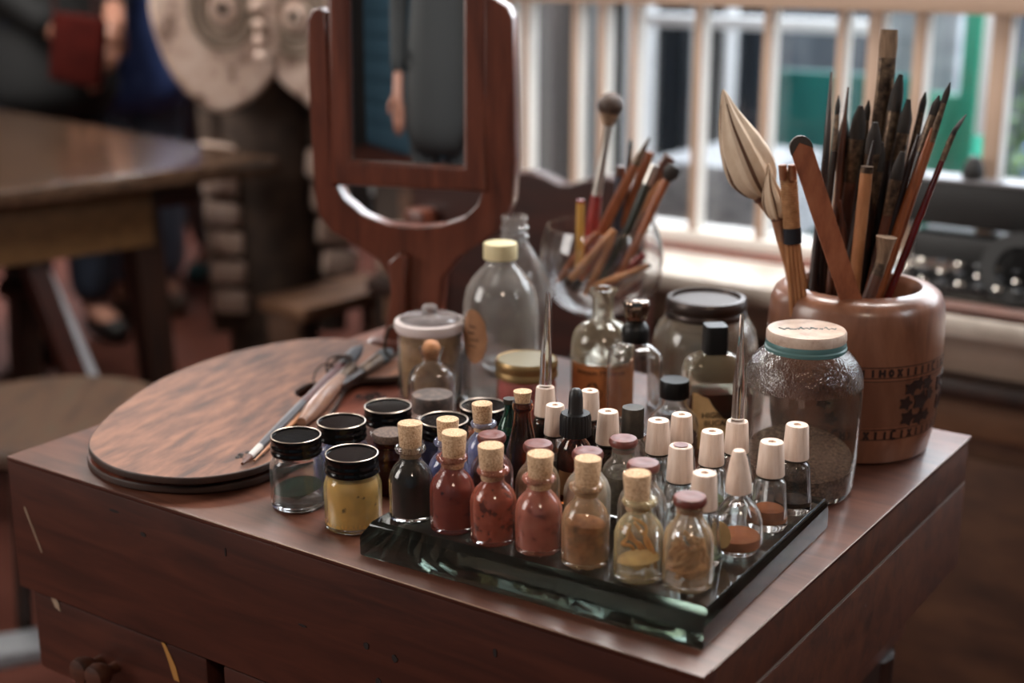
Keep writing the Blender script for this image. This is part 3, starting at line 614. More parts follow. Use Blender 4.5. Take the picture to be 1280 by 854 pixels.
# big bottle with ivory cap
o, x, y, R, out = turned('apothecary_bottle', 626, 514, 92, [(470, 94), (392, 94), (376, 93), (360, 86), (348, 72), (338, 54), (331, 40), (327, 37), (320, 36)], 'large round shouldered clear bottle with ivory cap and oval paper label', 'bottle', ZC, glass('hazy_glass', dust=.20, dcol=(190, 184, 178), dscale=14), .002, .005)
cz = px_cap(x, y, ZC, [(323, 42), (322, 42.5), (306, 42.5), (303.5, 41)]); MB().lathe([(0, cz[0][1])]+cz+[(0, cz[-1][1]+.0002)], 44, rf=lambda a, zz: 1+.008*math.cos(a*40)).build('ivory_cap', ivory, o)
def ell(u): q = math.sqrt(max(0, .25-(u-.5)**2)); return (.5-q, .5+q)
z0 = z_at(x, y, 444)-ZC; z1 = z_at(x, y, 378)-ZC; a0 = -PI/2-math.radians(43)
vs_, fs_ = patch(R*1.03+.0006, a0-.42, a0+.42, z0, z1, 18, ell); lb = MB().add(vs_, fs_, 0, True).build('oval_label', mottled('oval_paper', [(124, 84, 56), (156, 110, 76)], 60, rough=.8, bump=.05), o)
m = MB(); rr = random.Random(5)
for k, (a, b_) in enumerate(((.3, .62), (.22, .55), (.35, .7), (.28, .6))):
    zz = z0+(z1-z0)*(.68-.12*k); pts = [((R*1.03+.001)*math.cos(a0-.42+.84*(a+(b_-a)*i/9)), (R*1.03+.001)*math.sin(a0-.42+.84*(a+(b_-a)*i/9)), zz+.0014*math.sin(i*2.3+k)) for i in range(10)]
    m.tube(smooth_path(pts, 3), .00025, 5)
m.build('handwriting', ink, lb)
# second big bottle behind, threaded mouth, no cap
o, x, y, R, out = turned('open_bottle', 643, 471, 88, [(430, 92), (372, 92), (352, 89), (336, 78), (322, 60), (310, 44), (303, 34), (299, 32), (297, 36), (294, 36), (292, 32), (288, 32), (286, 36), (283, 36), (281, 31), (276, 31), (272, 34), (270, 32)], 'large uncapped clear bottle with ringed mouth behind the ivory capped one', 'bottle', ZC, glass('hazy_glass2', dust=.12, dcol=(205, 200, 196), dscale=14), .0018, .005)
# pink jar gold lid
o, x, y, R, out = turned('powder_jar', 658, 543, 74, [(500, 76), (482, 76), (474, 74), (470, 71), (462, 70)], 'low jar of rose pink powder with gold rimmed olive lid', 'jar', ZC, dusty((190, 120, 110), .1), .0016, .003)
MB().lathe(fill(out, .0016, .003, out[-2][1]), 40).build('contents', pw('p_rose', [(130, 54, 54), (160, 76, 74)]), o)
cz = px_cap(x, y, ZC, [(469, 76), (468, 78), (463, 78), (461, 76), (459, 76), (457, 78.5), (451, 78.5), (448, 76)])
MB().lathe([(0, cz[0][1])]+cz+[(cz[-1][0]*.95, cz[-1][1]-.0012), (0, cz[-1][1]-.0008)], 56, mi=0).build('gold_lid', gold, o)
MB().lathe([(0, cz[-1][1]-.0007), (cz[-1][0]*.93, cz[-1][1]-.0010), (cz[-1][0]*.93, cz[-1][1]-.0002), (0, cz[-1][1]+.0002)], 48).build('lid_disc', lid_olive, o)
# label bottle
o, x, y, R, out = turned('labelled_bottle', 751, 530, 76, [(490, 78), (432, 78), (422, 76), (412, 68), (405, 52), (401, 34), (398, 28), (385, 27), (370, 28), (366, 34), (361, 36)], 'open necked bottle with orange printed paper label, left of the crown stopper', 'bottle', ZC, glass('tea_glass', (252, 249, 240), dust=.16, dcol=(190, 176, 150), dscale=14), .0018, .004)
z1 = z_at(x, y, 447)-ZC; Rr = out[4][0]
vs_, fs_ = patch(Rr+.0002, -PI/2-1.25, -PI/2+1.25, .006, z1, 26); lb = MB().add(vs_, fs_, 0, True).build('paper_label', paper_orange, o)
m = MB()
vs_, fs_ = text('inuusm Mneum', .0072); m.add(bend(vs_, Rr+.0006, -PI/2-.15, z1-.0065), fs_)
for zz in (z1-.0015,): vs_, fs_ = patch(Rr+.0004, -PI/2-1.2, -PI/2+1.2, zz, zz+.0006, 26); m.add(vs_, fs_)
r_ = random.Random(12)
blob = smooth_loop([(math.cos(a)*(.0085+r_.uniform(-.0018, .0018)), math.sin(a)*(.0105+r_.uniform(-.0025, .0025))) for a in [i*2*PI/16 for i in range(16)]], 3)
vs_, fs_ = outline([blob], .0002); m.add(bend(vs_, Rr+.0005, -PI/2-.35, z1-.027), fs_)
m.build('lettering', ink, lb)
# crown stoppered bottle
x, y, R = stand(791, 556, 62, ZC); o = empty('crown_bottle', (x, y, ZC), 'clear panelled bottle with black collar and shiny crown shaped stopper', 'bottle')
q = [(R*.9, 0), (R, .002)] + px_cap(x, y, ZC, [(500, 63), (452, 63), (443, 62), (437, 56), (432, 42), (429, 30), (426, 27), (420, 27)])
MB().lathe(shell(q, .0022, .006), 64, pw=3.4, rf=None, M=Matrix.Rotation(.35, 4, 'Z')).build('glass_body', clean, o)
cz = px_cap(x, y, ZC, [(426, 34), (424, 35), (412, 35.5), (408, 33), (404, 27), (401, 20)]); cl = MB().lathe([(0, cz[0][1])]+cz+[(0, cz[-1][1])], 40).build('black_collar', black_plastic, o)
cz = px_cap(x, y, ZC, [(402, 19), (399, 25), (393, 28), (386, 31), (380, 32.5), (376, 30)])
MB().lathe([(0, cz[0][1])]+cz+[(cz[-1][0]*.5, cz[-1][1]+.0012), (0, cz[-1][1]+.0014)], 80, rf=lambda a, zz: 1+.06*abs(math.cos(a*5))).build('crown_stopper', plain('crown', (150, 132, 118), .16, 1), o)
# wide jar with dark ring lid
o, x, y, R, out = turned('wide_jar', 877, 526, 118, [(505, 128), (480, 132), (440, 132), (425, 130), (412, 124), (402, 112), (396, 102), (392, 98)], 'big wide clear jar with dark metal ring lid in front of the window', 'jar', ZC, glass('grimy_glass', dust=.13, dcol=(200, 188, 170), dscale=22), .0022, .005)
cz = px_cap(x, y, ZC, [(394, 100), (392, 102), (388, 100), (386, 97), (384, 100), (380, 102), (374, 101), (371, 97), (370, 86)])
lid_ = MB().lathe([(0, cz[0][1]), *cz, (cz[-1][0]*.97, cz[-1][1]-.004), (0, cz[-1][1]-.004)], 60).build('ring_lid', plain('ring_metal', (58, 46, 42), .35, .55), o)
MB().lathe([(0, cz[-1][1]-.0038), (cz[-1][0]*.95, cz[-1][1]-.0038), (cz[-1][0]*.93, cz[-1][1]-.003), (0, cz[-1][1]-.0025)], 40).build('lid_disc', plain('lid_disc', (62, 54, 52), .5, .2), lid_)
# mouthwash bottle with torn label
x, y, R = stand(888, 566, 74, ZC); Rm = R
o = empty('tonic_bottle', (x, y, ZC), 'flat shouldered bottle of dark red liquid with black square cap and torn label', 'bottle')
q = [(R*.9, 0), (R, .002)] + px_cap(x, y, ZC, [(520, 75), (465, 76), (456, 75), (449, 66), (444, 52), (440, 36), (438, 24), (432, 22)])
ro = Matrix.Rotation(.12, 4, 'Z'); MB().lathe(shell(q, .002, .005), 72, ro, pw=5, sy=.62).build('glass_body', glass('yellowish_glass', (253, 250, 236), dust=.025, dcol=(200, 186, 160)), o)
zf = z_at(x, y, 487)-ZC; MB().lathe(fill(q, .002, .005, zf, .0002), 64, ro, pw=5, sy=.62).build('contents', plain('red_liquid', (66, 24, 20), .1), o)
cz = px_cap(x, y, ZC, [(440, 29), (410, 28.5), (406, 27)]); MB().lathe([(0, cz[0][1])]+cz+[(0, cz[-1][1]+.0002)], 48, ro, pw=6, sy=1).build('square_cap', black_plastic, o)
zl0 = z_at(x, y, 550)-ZC; pxm = 2*r_at(x, y, ZC+.04, 1); zl = lambda py: z_at(x, y, py)-ZC
lab = [((px-888)*pxm, zl(py)) for px, py in ((856, 552), (856, 482), (862, 483), (868, 487), (876, 490), (882, 500), (888, 507), (896, 516), (903, 517), (908, 528), (909, 552))]
vs_, fs_ = outline([lab], .0004); yf = -R*.66-.0004
lb = MB().add([(v[0], yf+v[2], v[1]) for v in vs_], fs_, 0, False, ro).build('torn_label', paper, o)
m = MB()
for s_, py in (('HIGIENE', 511), ('BUCAL', 521)):
    vs_, fs_ = text(s_, .0070); m.add([(v[0]+(887-888)*pxm, yf-.0007+v[2], v[1]+zl(py)) for v in vs_], fs_, 0, False, ro)
m.build('lettering', ink, lb)
# small bottle with black screw cap
o, x, y, R, out = turned('inkwell_bottle', 840, 580, 62, [(545, 65), (530, 64), (520, 58), (513, 44), (508, 34), (503, 30), (498, 30), (495, 33), (492, 33)], 'squat clear bottle with black screw cap in front of the torn label bottle', 'bottle', ZC, clear, .0014, .003)
MB().lathe(fill(out, .0014, .003, .02, .0002), 40).build('contents', pw('p_brown3', [(70, 48, 40), (104, 78, 66)]), o)
cz = px_cap(x, y, ZC, [(496, 36), (494, 37), (478, 37), (474.5, 35)]); MB().lathe([(0, cz[0][1])]+cz+[(0, cz[-1][1]+.0001)], 80, rf=lambda a, zz: 1+.015*(1 if math.sin(a*30) > 0 else 0)).build('screw_cap', black_plastic, o)
# large jar on the right, pebbled shoulder
x, y, R = stand(995, 637, 136, ZC); o = empty('large_jar', (x, y, ZC), 'large clear jar of brown grains with pebbled shoulder and cream pink lid', 'jar')
body = [(R*.86, 0), (R*.93, .0012), (R*.985, .006), (R, .012)] + px_cap(x, y, ZC, [(560, 143), (500, 146), (478, 147)])
sh = px_cap(x, y, ZC, [(478, 147), (470, 146), (462, 143), (454, 136), (446, 125), (440, 112), (436, 102), (434, 98), (428, 97), (424, 97)])
out = body + sh[1:]
nb = len(body); full = shell(out, .0022, .005)
g1 = MB().lathe(full, 72); gb = glass('jar_glass', (244, 238, 232), dust=.06, dcol=(150, 140, 132)); gp = glass('pebbled_glass', (250, 246, 242), dust=.0, bump=.3, bscale=650)
zsh = sh[0][1]
for i, f in enumerate(g1.f):
    if sum(g1.v[k][2] for k in f)/len(f) > zsh and sum(g1.v[k][2] for k in f)/len(f) < sh[6][1]: g1.m[i] = 1
g1.build('glass_body', [gb, gp], o)
pr = fill(out, .0022, .005, z_at(x, y, 566)-ZC, .0003, .001)
tilted_fill(pr, .22, 1.6).build('contents', pw('p_grains', [(60, 48, 42), (100, 82, 70), (140, 118, 100)], 420, [.35, .5, .68], .6), o)
z1 = sh[-1][1]
cz = px_cap(x, y, ZC, [(436, 101), (432, 102), (430, 99), (427, 100), (424, 98)]); MB().lathe([(cz[0][0]*.96, cz[0][1]), *cz, (cz[0][0]*.96, cz[-1][1])], 64, closed=True).build('teal_ring', teal_band, o)
cz = px_cap(x, y, ZC, [(424, 98), (422, 99), (414, 98.5), (411.5, 96)]); l = MB().lathe([(0, cz[0][1])]+cz+[(cz[-1][0]*.93, cz[-1][1]+.0002), (0, cz[-1][1]+.0002)], 144, rf=lambda a, zz: 1+.010*(1 if math.sin(a*66) > 0 else 0) if zz < cz[2][1]+.0002 else 1).build('metal_lid', lid_pink, o)
m = MB(); zt = cz[-1][1]+.0003; r_ = random.Random(8)
for k in range(9):
    x0_ = -.02+.0048*k; m.tube(smooth_path([(x0_+.001*r_.uniform(-1, 1), .003*r_.uniform(-1, 1), zt), (x0_+.002, .004*r_.uniform(-.4, 1), zt), (x0_+.0025, -.003*r_.random(), zt), (x0_+.0035+.001*r_.random(), .002*r_.uniform(-1, 1), zt)], 3), .00035+.0003*r_.random(), 5)
m.build('faded_print', ink_blue, l)
# ================================================================ BRUSH POT
xp, yp, Rp = stand(1057, 580, 180, ZC)
rows = [(545, 193), (520, 204), (480, 212), (440, 215.5), (410, 216), (390, 215)]
pot = empty('brush_pot', (xp, yp, ZC), 'squat turned wooden brush pot with dark engraved floral band', 'pot')
out = [(Rp*.82, 0), (Rp*.9, .0008), (Rp*.97, .004), (Rp*1.0, .009)] + px_cap(xp, yp, ZC, rows)
RT_ = px_cap(xp, yp, ZC, [(372, 212), (362, 203), (357, 190), (354.5, 172), (354, 156)])
RTd = RT_[-1][1]; hole_r = RT_[-1][0]*.98
prof = [(0, 0)]+out+RT_+[(hole_r, RTd-.002), (hole_r*.97, RTd-.008), (hole_r*.96, .05), (hole_r*.9, .03), (0, .03)]
MB().lathe(prof, 96).build('pot_body', pot_wood, pot)
def band_r(z):
    pts = out+RT_
    for (r0, z0), (r1, z1) in zip(pts, pts[1:]):
        if z0 <= z <= z1: return r0+(r1-r0)*(z-z0)/max(z1-z0, 1e-6)
    return Rp
pz = lambda py: z_at(xp, yp+0, py)-ZC
# rows read at the pot's right side silhouette: they belong to the axis depth
def wrap(vs, fs, ang, z, mb, up=.0003):
    mb.add([((band_r(z+v[1])+up+v[2])*math.cos(ang+v[0]/Rp/1.1), (band_r(z+v[1])+up+v[2])*math.sin(ang+v[0]/Rp/1.1), z+v[1]) for v in vs], fs)
def ring_line(mb, z, h, a0=-PI, a1=0.6, n=90):
    vs, fs = [], []
    for i in range(n+1):
        a = a0+(a1-a0)*i/n
        for zz in (z, z+h): r = band_r(zz)+.00025; vs.append((r*math.cos(a), r*math.sin(a), zz))
    for i in range(n): fs.append((2*i, 2*i+2, 2*i+3, 2*i+1))
    mb.add(vs, fs, 0, True)
zA, zB, zC_, zD = pz(440), pz(428), pz(505), pz(517)       # upper letter band, lower letter band
zt0, zt1 = pz(441), pz(429.5); zb0, zb1 = pz(516), pz(504); zm0, zm1 = pz(500), pz(446)
m = MB()
for z_ in (zt0-.0006, zt1, zb0, zb1, zm1): ring_line(m, z_, .0009)
for k in range(26): ring_line(m, zm0+(zm1-zm0)*k/26, .00035)
m.build('scored_lines', pot_line, pot)
m = MB(); r_ = random.Random(21)
for z0_, z1_ in ((zt0, zt1), (zb0, zb1)):                    # bands of upright strokes and lozenges
    a = -PI
    while a < .5:
        kind_ = r_.choice('IIHXOE'); h = (z1_-z0_)*.78; w_ = h*.55; zc = (z0_+z1_)/2; st = h*.3
        segs = {'I': [((0, -h/2), (0, h/2))], 'H': [((-w_/2, -h/2), (-w_/2, h/2)), ((w_/2, -h/2), (w_/2, h/2)), ((-w_/2, 0), (w_/2, 0))], 'X': [((-w_/2, -h/2), (w_/2, h/2)), ((w_/2, -h/2), (-w_/2, h/2))],
                'O': [((-w_/2, 0), (0, h/2)), ((0, h/2), (w_/2, 0)), ((w_/2, 0), (0, -h/2)), ((0, -h/2), (-w_/2, 0))], 'E': [((-w_/2, -h/2), (-w_/2, h/2)), ((-w_/2, h/2), (w_/2, h/2)), ((-w_/2, -h/2), (w_/2, -h/2))]}[kind_]
        for (xa, ya), (xb, yb) in segs:
            dx, dy = xb-xa, yb-ya; ln = math.hypot(dx, dy); nx, ny = -dy/ln*st/2, dx/ln*st/2
            wrap([(xa+nx, ya+ny, 0), (xb+nx, yb+ny, 0), (xb-nx, yb-ny, 0), (xa-nx, ya-ny, 0)], [(0, 1, 2, 3)], a, zc, m, .0006)
        a += (w_*1.5+.0012)/Rp
tag(m.build('engraved_border', pot_dark, pot), kind='stuff')
m = MB()
def rosette(ang, z, R_, n=5, seed=1):
    r_ = random.Random(seed)
    lp = smooth_loop([((1.12*R_*(1 if i % 2 == 0 else .62))*math.cos(i*PI/n), (1.12*R_*(1 if i % 2 == 0 else .62))*math.sin(i*PI/n)) for i in range(2*n)], 3)
    vs, fs = outline([lp], .0003); wrap(vs, fs, ang, z, m, .0007)
zc = (zm0+zm1)/2; ac = -PI/2+.62
for da, dz, R_ in ((0, 0, .0085), (-.16, .012, .006), (-.05, .015, .0055), (.1, .014, .006), (-.22, 0, .006), (-.17, -.013, .007), (0, -.015, .006), (.12, -.014, .005), (.16, .004, .005), (-1.02, .013, .006), (-1.05, -.013, .006), (-1.15, .0, .006)):
    rosette(ac+da, zc+dz, R_)
ly = zc
for s_, dz, sz in (('ECO', .0085, .017), ('UN', -.0085, .019)):
    vs_, fs_ = text(s_, sz, .0003); wrap(vs_, fs_, ac+.56, zc+dz, m, .0006)
for da in (.88, 1.0): rosette(ac+da+.1, zc, .007)
tag(m.build('floral_engraving', pot_dark, pot), kind='stuff')
# ---- brushes in the pot: (row 357 x, tip x, tip y, depth shift at the rim, shift at the tip, ...)
bw = {'dark': mottled('brush_dark', [(24, 14, 12), (50, 28, 20)], 30, (5, 5, 1), .35, 0, .2, .05), 'brown': mottled('brush_brown', [(66, 34, 22), (104, 58, 38)], 30, (5, 5, 1), .4, 0, .1, .05),
      'orange': mottled('brush_orange', [(120, 64, 36), (160, 92, 54)], 30, (5, 5, 1), .4, 0, .1, .05), 'red': mottled('brush_red', [(70, 16, 16), (112, 28, 26)], 30, (5, 5, 1), .22, 0, .6, .02),
      'light': mottled('brush_light', [(146, 94, 60), (182, 128, 86)], 30, (5, 5, 1), .45, 0, 0, .05), 'slate': plain('brush_slate', (66, 70, 84), .4), 'silver': ferrule,
      'yellow': plain('brush_yellow', (186, 138, 66), .4), 'redlac': mottled('red_lacquer', [(112, 28, 28), (150, 48, 44)], 60, rough=.3, coat=.4)}
bristle_d = mottled('dark_bristle', [(18, 14, 13), (44, 34, 28)], 300, (1, 1, .05), .8, bump=.4)
bristle_t = mottled('tan_bristle', [(96, 74, 58), (158, 130, 106)], 300, (1, 1, .05), .8, bump=.4)
pale_hair = mottled('pale_hair', [(188, 160, 132), (222, 202, 180)], 40, (1, 1, .5), .6, bump=.1)
old_ferrule = mottled('old_ferrule', [(40, 30, 26), (88, 70, 56), (130, 108, 86)], 160, rough=.4, metal=.6, bump=.1)
def stick(name, pts, wpx, label, group, parts, down=.07, seg=10, flat=1, root=None):
    """pts: (px, py, depth) from the vessel's mouth up to the tip; parts: (from, to, material, part name, width factors)"""
    P3 = [at_y(*p) for p in pts]
    d0 = (P3[0]-P3[1]).normalized(); P3 = ([P3[0]+d0*down] if down > 0 else []) + P3
    L = [0]
    for a, b in zip(P3, P3[1:]): L.append(L[-1]+(b-a).length)
    tot = L[-1]
    def pos(t):
        s = t*tot
        for i in range(len(P3)-1):
            if s <= L[i+1]+1e-9: return P3[i].lerp(P3[i+1], (s-L[i])/(L[i+1]-L[i]))
        return P3[-1]
    r0 = wpx/2*depth(P3[1])/F*(1.3 if group == GP else 1.05)
    root = empty(name, P3[0], label, 'brush', group)
    for (t0, t1, mat, pn, fac) in parts:
        n = max(4, len(fac)*2); pp = [pos(t0+(t1-t0)*i/(n-1))-P3[0] for i in range(n)]
        rr_ = []
        for i in range(n):
            u = i/(n-1)*(len(fac)-1); k = min(int(u), len(fac)-2); rr_.append(r0*(fac[k]+(fac[k+1]-fac[k])*(u-k)))
        MB().tube(pp, rr_, seg, 0, flat).build(pn, mat, root)
    return root
Y0 = yp
def simple(xr, xt, yt, wpx, mat, label, dr=0, dt=0, kind='point', mid=None, dn=.075, yr=357):
    pts = [(xr, yr, Y0+dr)] + ([(mid[0], mid[1], Y0+(dr+dt)/2)] if mid else []) + [(xt, yt, Y0+dt)]
    if kind == 'point': parts = [(0, .80, bw[mat], 'handle', (.8, 1, 1, .95)), (.80, .93, old_ferrule, 'ferrule', (.95, .85, .7)), (.93, 1, bristle_d, 'bristles', (.7, .72, .12))]
    elif kind == 'flat': parts = [(0, .72, bw[mat], 'handle', (.7, .8, .8, .8)), (.72, .88, old_ferrule, 'ferrule', (.8, 1, 1.05)), (.88, 1, bristle_d, 'bristles', (1.05, .95, .35))]
    elif kind == 'butt': parts = [(0, 1, bw[mat], 'handle', (.8, 1, 1, .9, .75, .2))]
    elif kind == 'cut': parts = [(0, .97, bw[mat], 'handle', (.9, 1, 1)), (.97, 1, old_ferrule, 'ferrule', (1.02, 1.0))]
    return stick('paintbrush', pts, wpx, label, GP, parts, dn)
simple(1016, 1039, 90, 9, 'dark', 'tall dark pointed brush, leftmost of the straight dark brushes in the pot', -.01, .02, 'butt', mid=(1033, 190))
simple(1024, 1048.5, 119, 7, 'dark', 'thin dark brush just right of the leftmost tall one', .0, .03, 'point', mid=(1042, 200))
simple(1038, 1060, 109, 8, 'brown', 'slim brown brush with tapering tip, third from left in the pot', .01, .03, 'butt', mid=(1052, 190))
simple(1046, 1076, 132, 15, 'brown', 'broad dark brown flat brush with worn tip near the pot middle', .02, .02, 'flat')
simple(1058, 1086, 125, 9, 'dark', 'thin black tipped brush crossing right of the broad flat brush', .03, .03, 'point')
simple(1068, 1084, 208, 12, 'light', 'pale wooden brush with stained squared end and a small hole', -.03, -.03, 'cut')
simple(1078, 1094, 153, 15, 'dark', 'dark round brush with black pointed tip in front of the tall flat one', 0, .0, 'flat')
simple(1090, 1126, 93, 13, 'dark', 'black tipped pointed brush right beside the tallest brush', .01, .02, 'flat', mid=(1108, 190))
simple(1095, 1136, 124, 12, 'brown', 'dark brown brush with chisel shaped black tip', .0, .01, 'flat')
simple(1098, 1139, 138, 8, 'dark', 'thin blackened brush leaning between two broader dark ones', .025, .03, 'point')
simple(1086, 1110, 160, 10, 'brown', 'short reddish brown brush in the thick of the pot', .03, .03, 'flat')
simple(1052, 1066, 168, 10, 'dark', 'short dark brush hidden behind the flat stick', .035, .03, 'flat')
simple(1104, 1157, 115, 9, 'brown', 'slanted dark brush with ringed ferrule right of the chisel tip', .015, .02, 'point')
simple(1100, 1174, 119, 13, 'dark', 'thick dark handled brush slanting far right with pointed tip', -.005, .0, 'point')
simple(1103, 1188, 103, 9, 'orange', 'orange brown long handled brush with black tapered tip at right', -.015, .0, 'point')
simple(1076, 1100, 200, 12, 'brown', 'plain brown brush handle in the middle of the pot', .01, .02, 'butt')
simple(1062, 1050, 250, 10, 'brown', 'short brown handle just behind the flat wooden stick', .0, .0, 'butt')
simple(1030, 1036, 230, 9, 'dark', 'short black handle left of the flat wooden stick', .02, .02, 'butt')
fillers = [(1044, 1056, 148, 11, 'dark', 'flat', .03, 'dark brush with blunt tip behind the slim brown one at the left of the pot'), (1056, 1092, 176, 12, 'dark', 'butt', -.01, 'thick black handle crossing the middle of the pot'),
    (1082, 1119, 150, 11, 'brown', 'point', .02, 'brown brush with short black point, centre right of the pot'), (1092, 1148, 168, 12, 'dark', 'butt', -.015, 'broad dark handle leaning right below the chisel tip'),
    (1070, 1102, 178, 13, 'brown', 'flat', .0, 'stubby brown brush just below the tallest brush'), (1098, 1165, 160, 10, 'orange', 'butt', -.02, 'orange handle end leaning right among the dark brushes'),
    (1088, 1128, 190, 12, 'brown', 'flat', -.02, 'short brown brush with dark tip leaning over the front right'), (1024, 1030, 200, 9, 'dark', 'butt', .0, 'short black stick just behind the left edge of the flat stick')]
for xr, xt, yt, wpx, mt, kd, dd, lb_ in fillers: simple(xr, xt, yt, wpx, mt, lb_, dd, dd, kd)
stick('paintbrush', [(1116, 357, Y0-.02), (1150, 270, Y0-.02), (1186, 180, Y0-.01), (1194, 162, Y0-.01), (1208, 143, Y0)], 7.5, 'glossy dark red brush with bent black tip, rightmost in the pot', GP,
      [(0, .80, bw['red'], 'handle', (.9, 1, 1, .8)), (.80, .90, old_ferrule, 'ferrule', (.8, .75)), (.90, 1, bristle_d, 'bristles', (.75, .6, .15))], .075)
stick('paintbrush', [(1090, 360, Y0-.045), (1104, 322, Y0-.04), (1108, 296, Y0-.04)], 13, 'short upright brush with fanned grey bristles at the front of the pot', GP,
      [(0, .68, bw['brown'], 'handle', (.8, 1, 1)), (.68, .78, old_ferrule, 'ferrule', (1, .95)), (.78, 1, bristle_t, 'bristles', (.9, 1.1, 1.6))], .06)
stick('paintbrush', [(1084, 357, Y0+.01), (1100, 160, Y0+.03), (1107, 100, Y0+.03), (1112, 37, Y0+.035)], 17, 'tallest flat brush with tan bristles rising from the pot middle', GP,
      [(0, .52, bw['brown'], 'handle', (.5, .6, .7)), (.52, .92, old_ferrule, 'ferrule', (.7, 1.1, 1.05, 1, .98)), (.92, 1, bristle_t, 'bristles', (.98, 1.05, .92))], .075, 14, .5)
# flat stick
p0, p1 = at_y(1060, 364, Y0-.052), at_y(997, 172, Y0-.052); dv = (p1-p0).normalized(); p0 -= dv*.012; ln = (p1-p0).length
ex = dv.cross(Vector((0, -1, 0))).normalized()*-1; ez = ex.cross(dv)
MM = Matrix(((ex.x, dv.x, ez.x, p0.x), (ex.y, dv.y, ez.y, p0.y), (ex.z, dv.z, ez.z, p0.z), (0, 0, 0, 1)))
hw = 12.5*1.13/F; lp = [(-hw, 0), (hw, 0), (hw, ln-.008)] + [(hw*math.cos(a*PI/8), ln-.008+.008*math.sin(a*PI/8)) for a in range(1, 8)] + [(-hw, ln-.008)]
rt = empty('flat_stick', p0, 'flat reddish wooden stick with dark rounded end leaning across the brushes', 'stick', None)
vs_, fs_ = outline([lp], .0035, .0005); MB().add([MM @ Vector(v)-p0 for v in vs_], fs_).build('blade', mottled('stick_wood', [(104, 54, 34), (142, 82, 54), (158, 98, 68)], 30, (3, 3, 1), .4, 0, .2, .05), rt)
lp2 = [(-hw*1.06, ln-.011), (-hw*.8, ln-.009), (0, ln-.0035), (hw*.8, ln-.009), (hw*1.06, ln-.011)] + [(hw*1.06*math.cos(a*PI/8), ln-.008+.0088*math.sin(a*PI/8)) for a in range(0, 9)]
vs_, fs_ = outline([lp2], .0042, .0004); MB().add([MM @ Vector(v)-p0 for v in vs_], fs_).build('dark_tip', plain('dark_tip', (58, 48, 42), .5), rt)
# twine wrapped canes
rt = empty('wrapped_cane_brush', at_y(992, 357, Y0-.03), 'bundle of split canes bound with twine and black tape', 'brush'); bp_ = rt.location.copy()
for dx in (-9, -3, 3, 9):
    a = at_y(996+dx*.9, 360, Y0-.035)-bp_; b_ = at_y(990+dx*.75, 296, Y0-.035)-bp_; a = a+(a-b_).normalized()*.05
    MB().tube([a, b_], .0021, 8).build('cane', bw['light'], rt)
m = MB(); top = at_y(985, 213, Y0-.035)-bp_; bot = at_y(990, 286, Y0-.035)-bp_
n = 260; pts = []
for i in range(n+1):
    u = i/n; c = bot.lerp(top, u); a = u*PI*2*24; pts.append((c.x+.0062*math.cos(a), c.y+.0045*math.sin(a), c.z))
m.tube(pts, .0011, 6); m.build('twine_wrap', mottled('twine', [(140, 96, 62), (182, 136, 96)], 200, rough=.9), rt)
MB().tube([bot+(bot-top)*.02, top+(top-bot)*.03], [.0058, .0056], 14, flat=.7).build('cane_core', mottled('core', [(110, 66, 42), (140, 90, 60)], 90), rt)
for dx in (-6, 6): MB().tube([at_y(985+dx, 225, Y0-.041)-bp_, at_y(984+dx, 206, Y0-.041)-bp_], [.003, .0034], 12).build('rolled_end', mottled('rolled', [(110, 66, 44), (150, 98, 66)], 90), rt)
MB().tube([at_y(990, 285, Y0-.035)-bp_, at_y(991, 304, Y0-.035)-bp_], [.0072, .0074], 18, flat=.75).build('black_tape', plain('tape', (26, 28, 36), .4), rt)
# mop brushes
def mop(label, hair, hw_, fer, hand, wf, wh_, dd):
    r0 = at_y(hand[0][0], hand[0][1], Y0+dd); rt = empty('mop_brush', r0, label, 'brush', GP)
    g = lambda l: [at_y(a, b, Y0+dd)-r0 for a, b in l]
    k = (Y0+dd)*1.03/F
    m = MB(); pp = smooth_path(g(hair), 4); ww = []
    for i in range(len(pp)):
        u = i/(len(pp)-1)*(len(hw_)-1); q = min(int(u), len(hw_)-2); ww.append((hw_[q]+(hw_[q+1]-hw_[q])*(u-q))/2*k)
    m.tube(pp, ww, 36)
    # comb the hair: grooves running to the tip
    nv = 36; m.v = [tuple(Vector(v) + (Vector(v)-Vector(pp[i//nv]))*(.10*math.sin((i % nv)*2*PI/nv*9+.6*math.sin(i//nv*.5)))) for i, v in enumerate(m.v)]
    for i, f in enumerate(m.f):
        if len(f) == 4 and (i % nv) % 8 == 3 and i//nv < len(pp)*.82: m.m[i] = 1
    m.build('hair', [pale_hair, plain('dark_streak', (92, 62, 44), .8)], rt)
    MB().tube(g(fer), [w_/2*k for w_ in wf], 20).build('ferrule', mottled('quill', [(120, 80, 58), (160, 116, 88)], 60, rough=.35, bump=.05), rt)
    MB().tube([tuple(p) for p in g([fer[0], ((fer[0][0]*.85+fer[1][0]*.15), (fer[0][1]*.85+fer[1][1]*.15))])], [wf[0]/2*k*1.06]*2, 20).build('binding', plain('binding', (92, 58, 44), .5), rt)
    h = g(hand); h = h+[h[-1]+(h[-1]-h[-2]).normalized()*.05]; MB().tube(h, [w_/2*k for w_ in wh_]+[wh_[-1]/2*k*.8], 14).build('handle', bw['light'], rt)
    return rt
mop('large mop brush with long pale hair drooping left out of the pot', [(955, 243), (944, 222), (929, 188), (914, 150), (904, 112)], [24, 44, 58, 56, 48, 33, 16, 2], [(953, 242), (972, 270), (985, 292)], [(985, 290), (1000, 330), (1006, 358)], [26, 18, 13], [11, 9, 9], -.005)
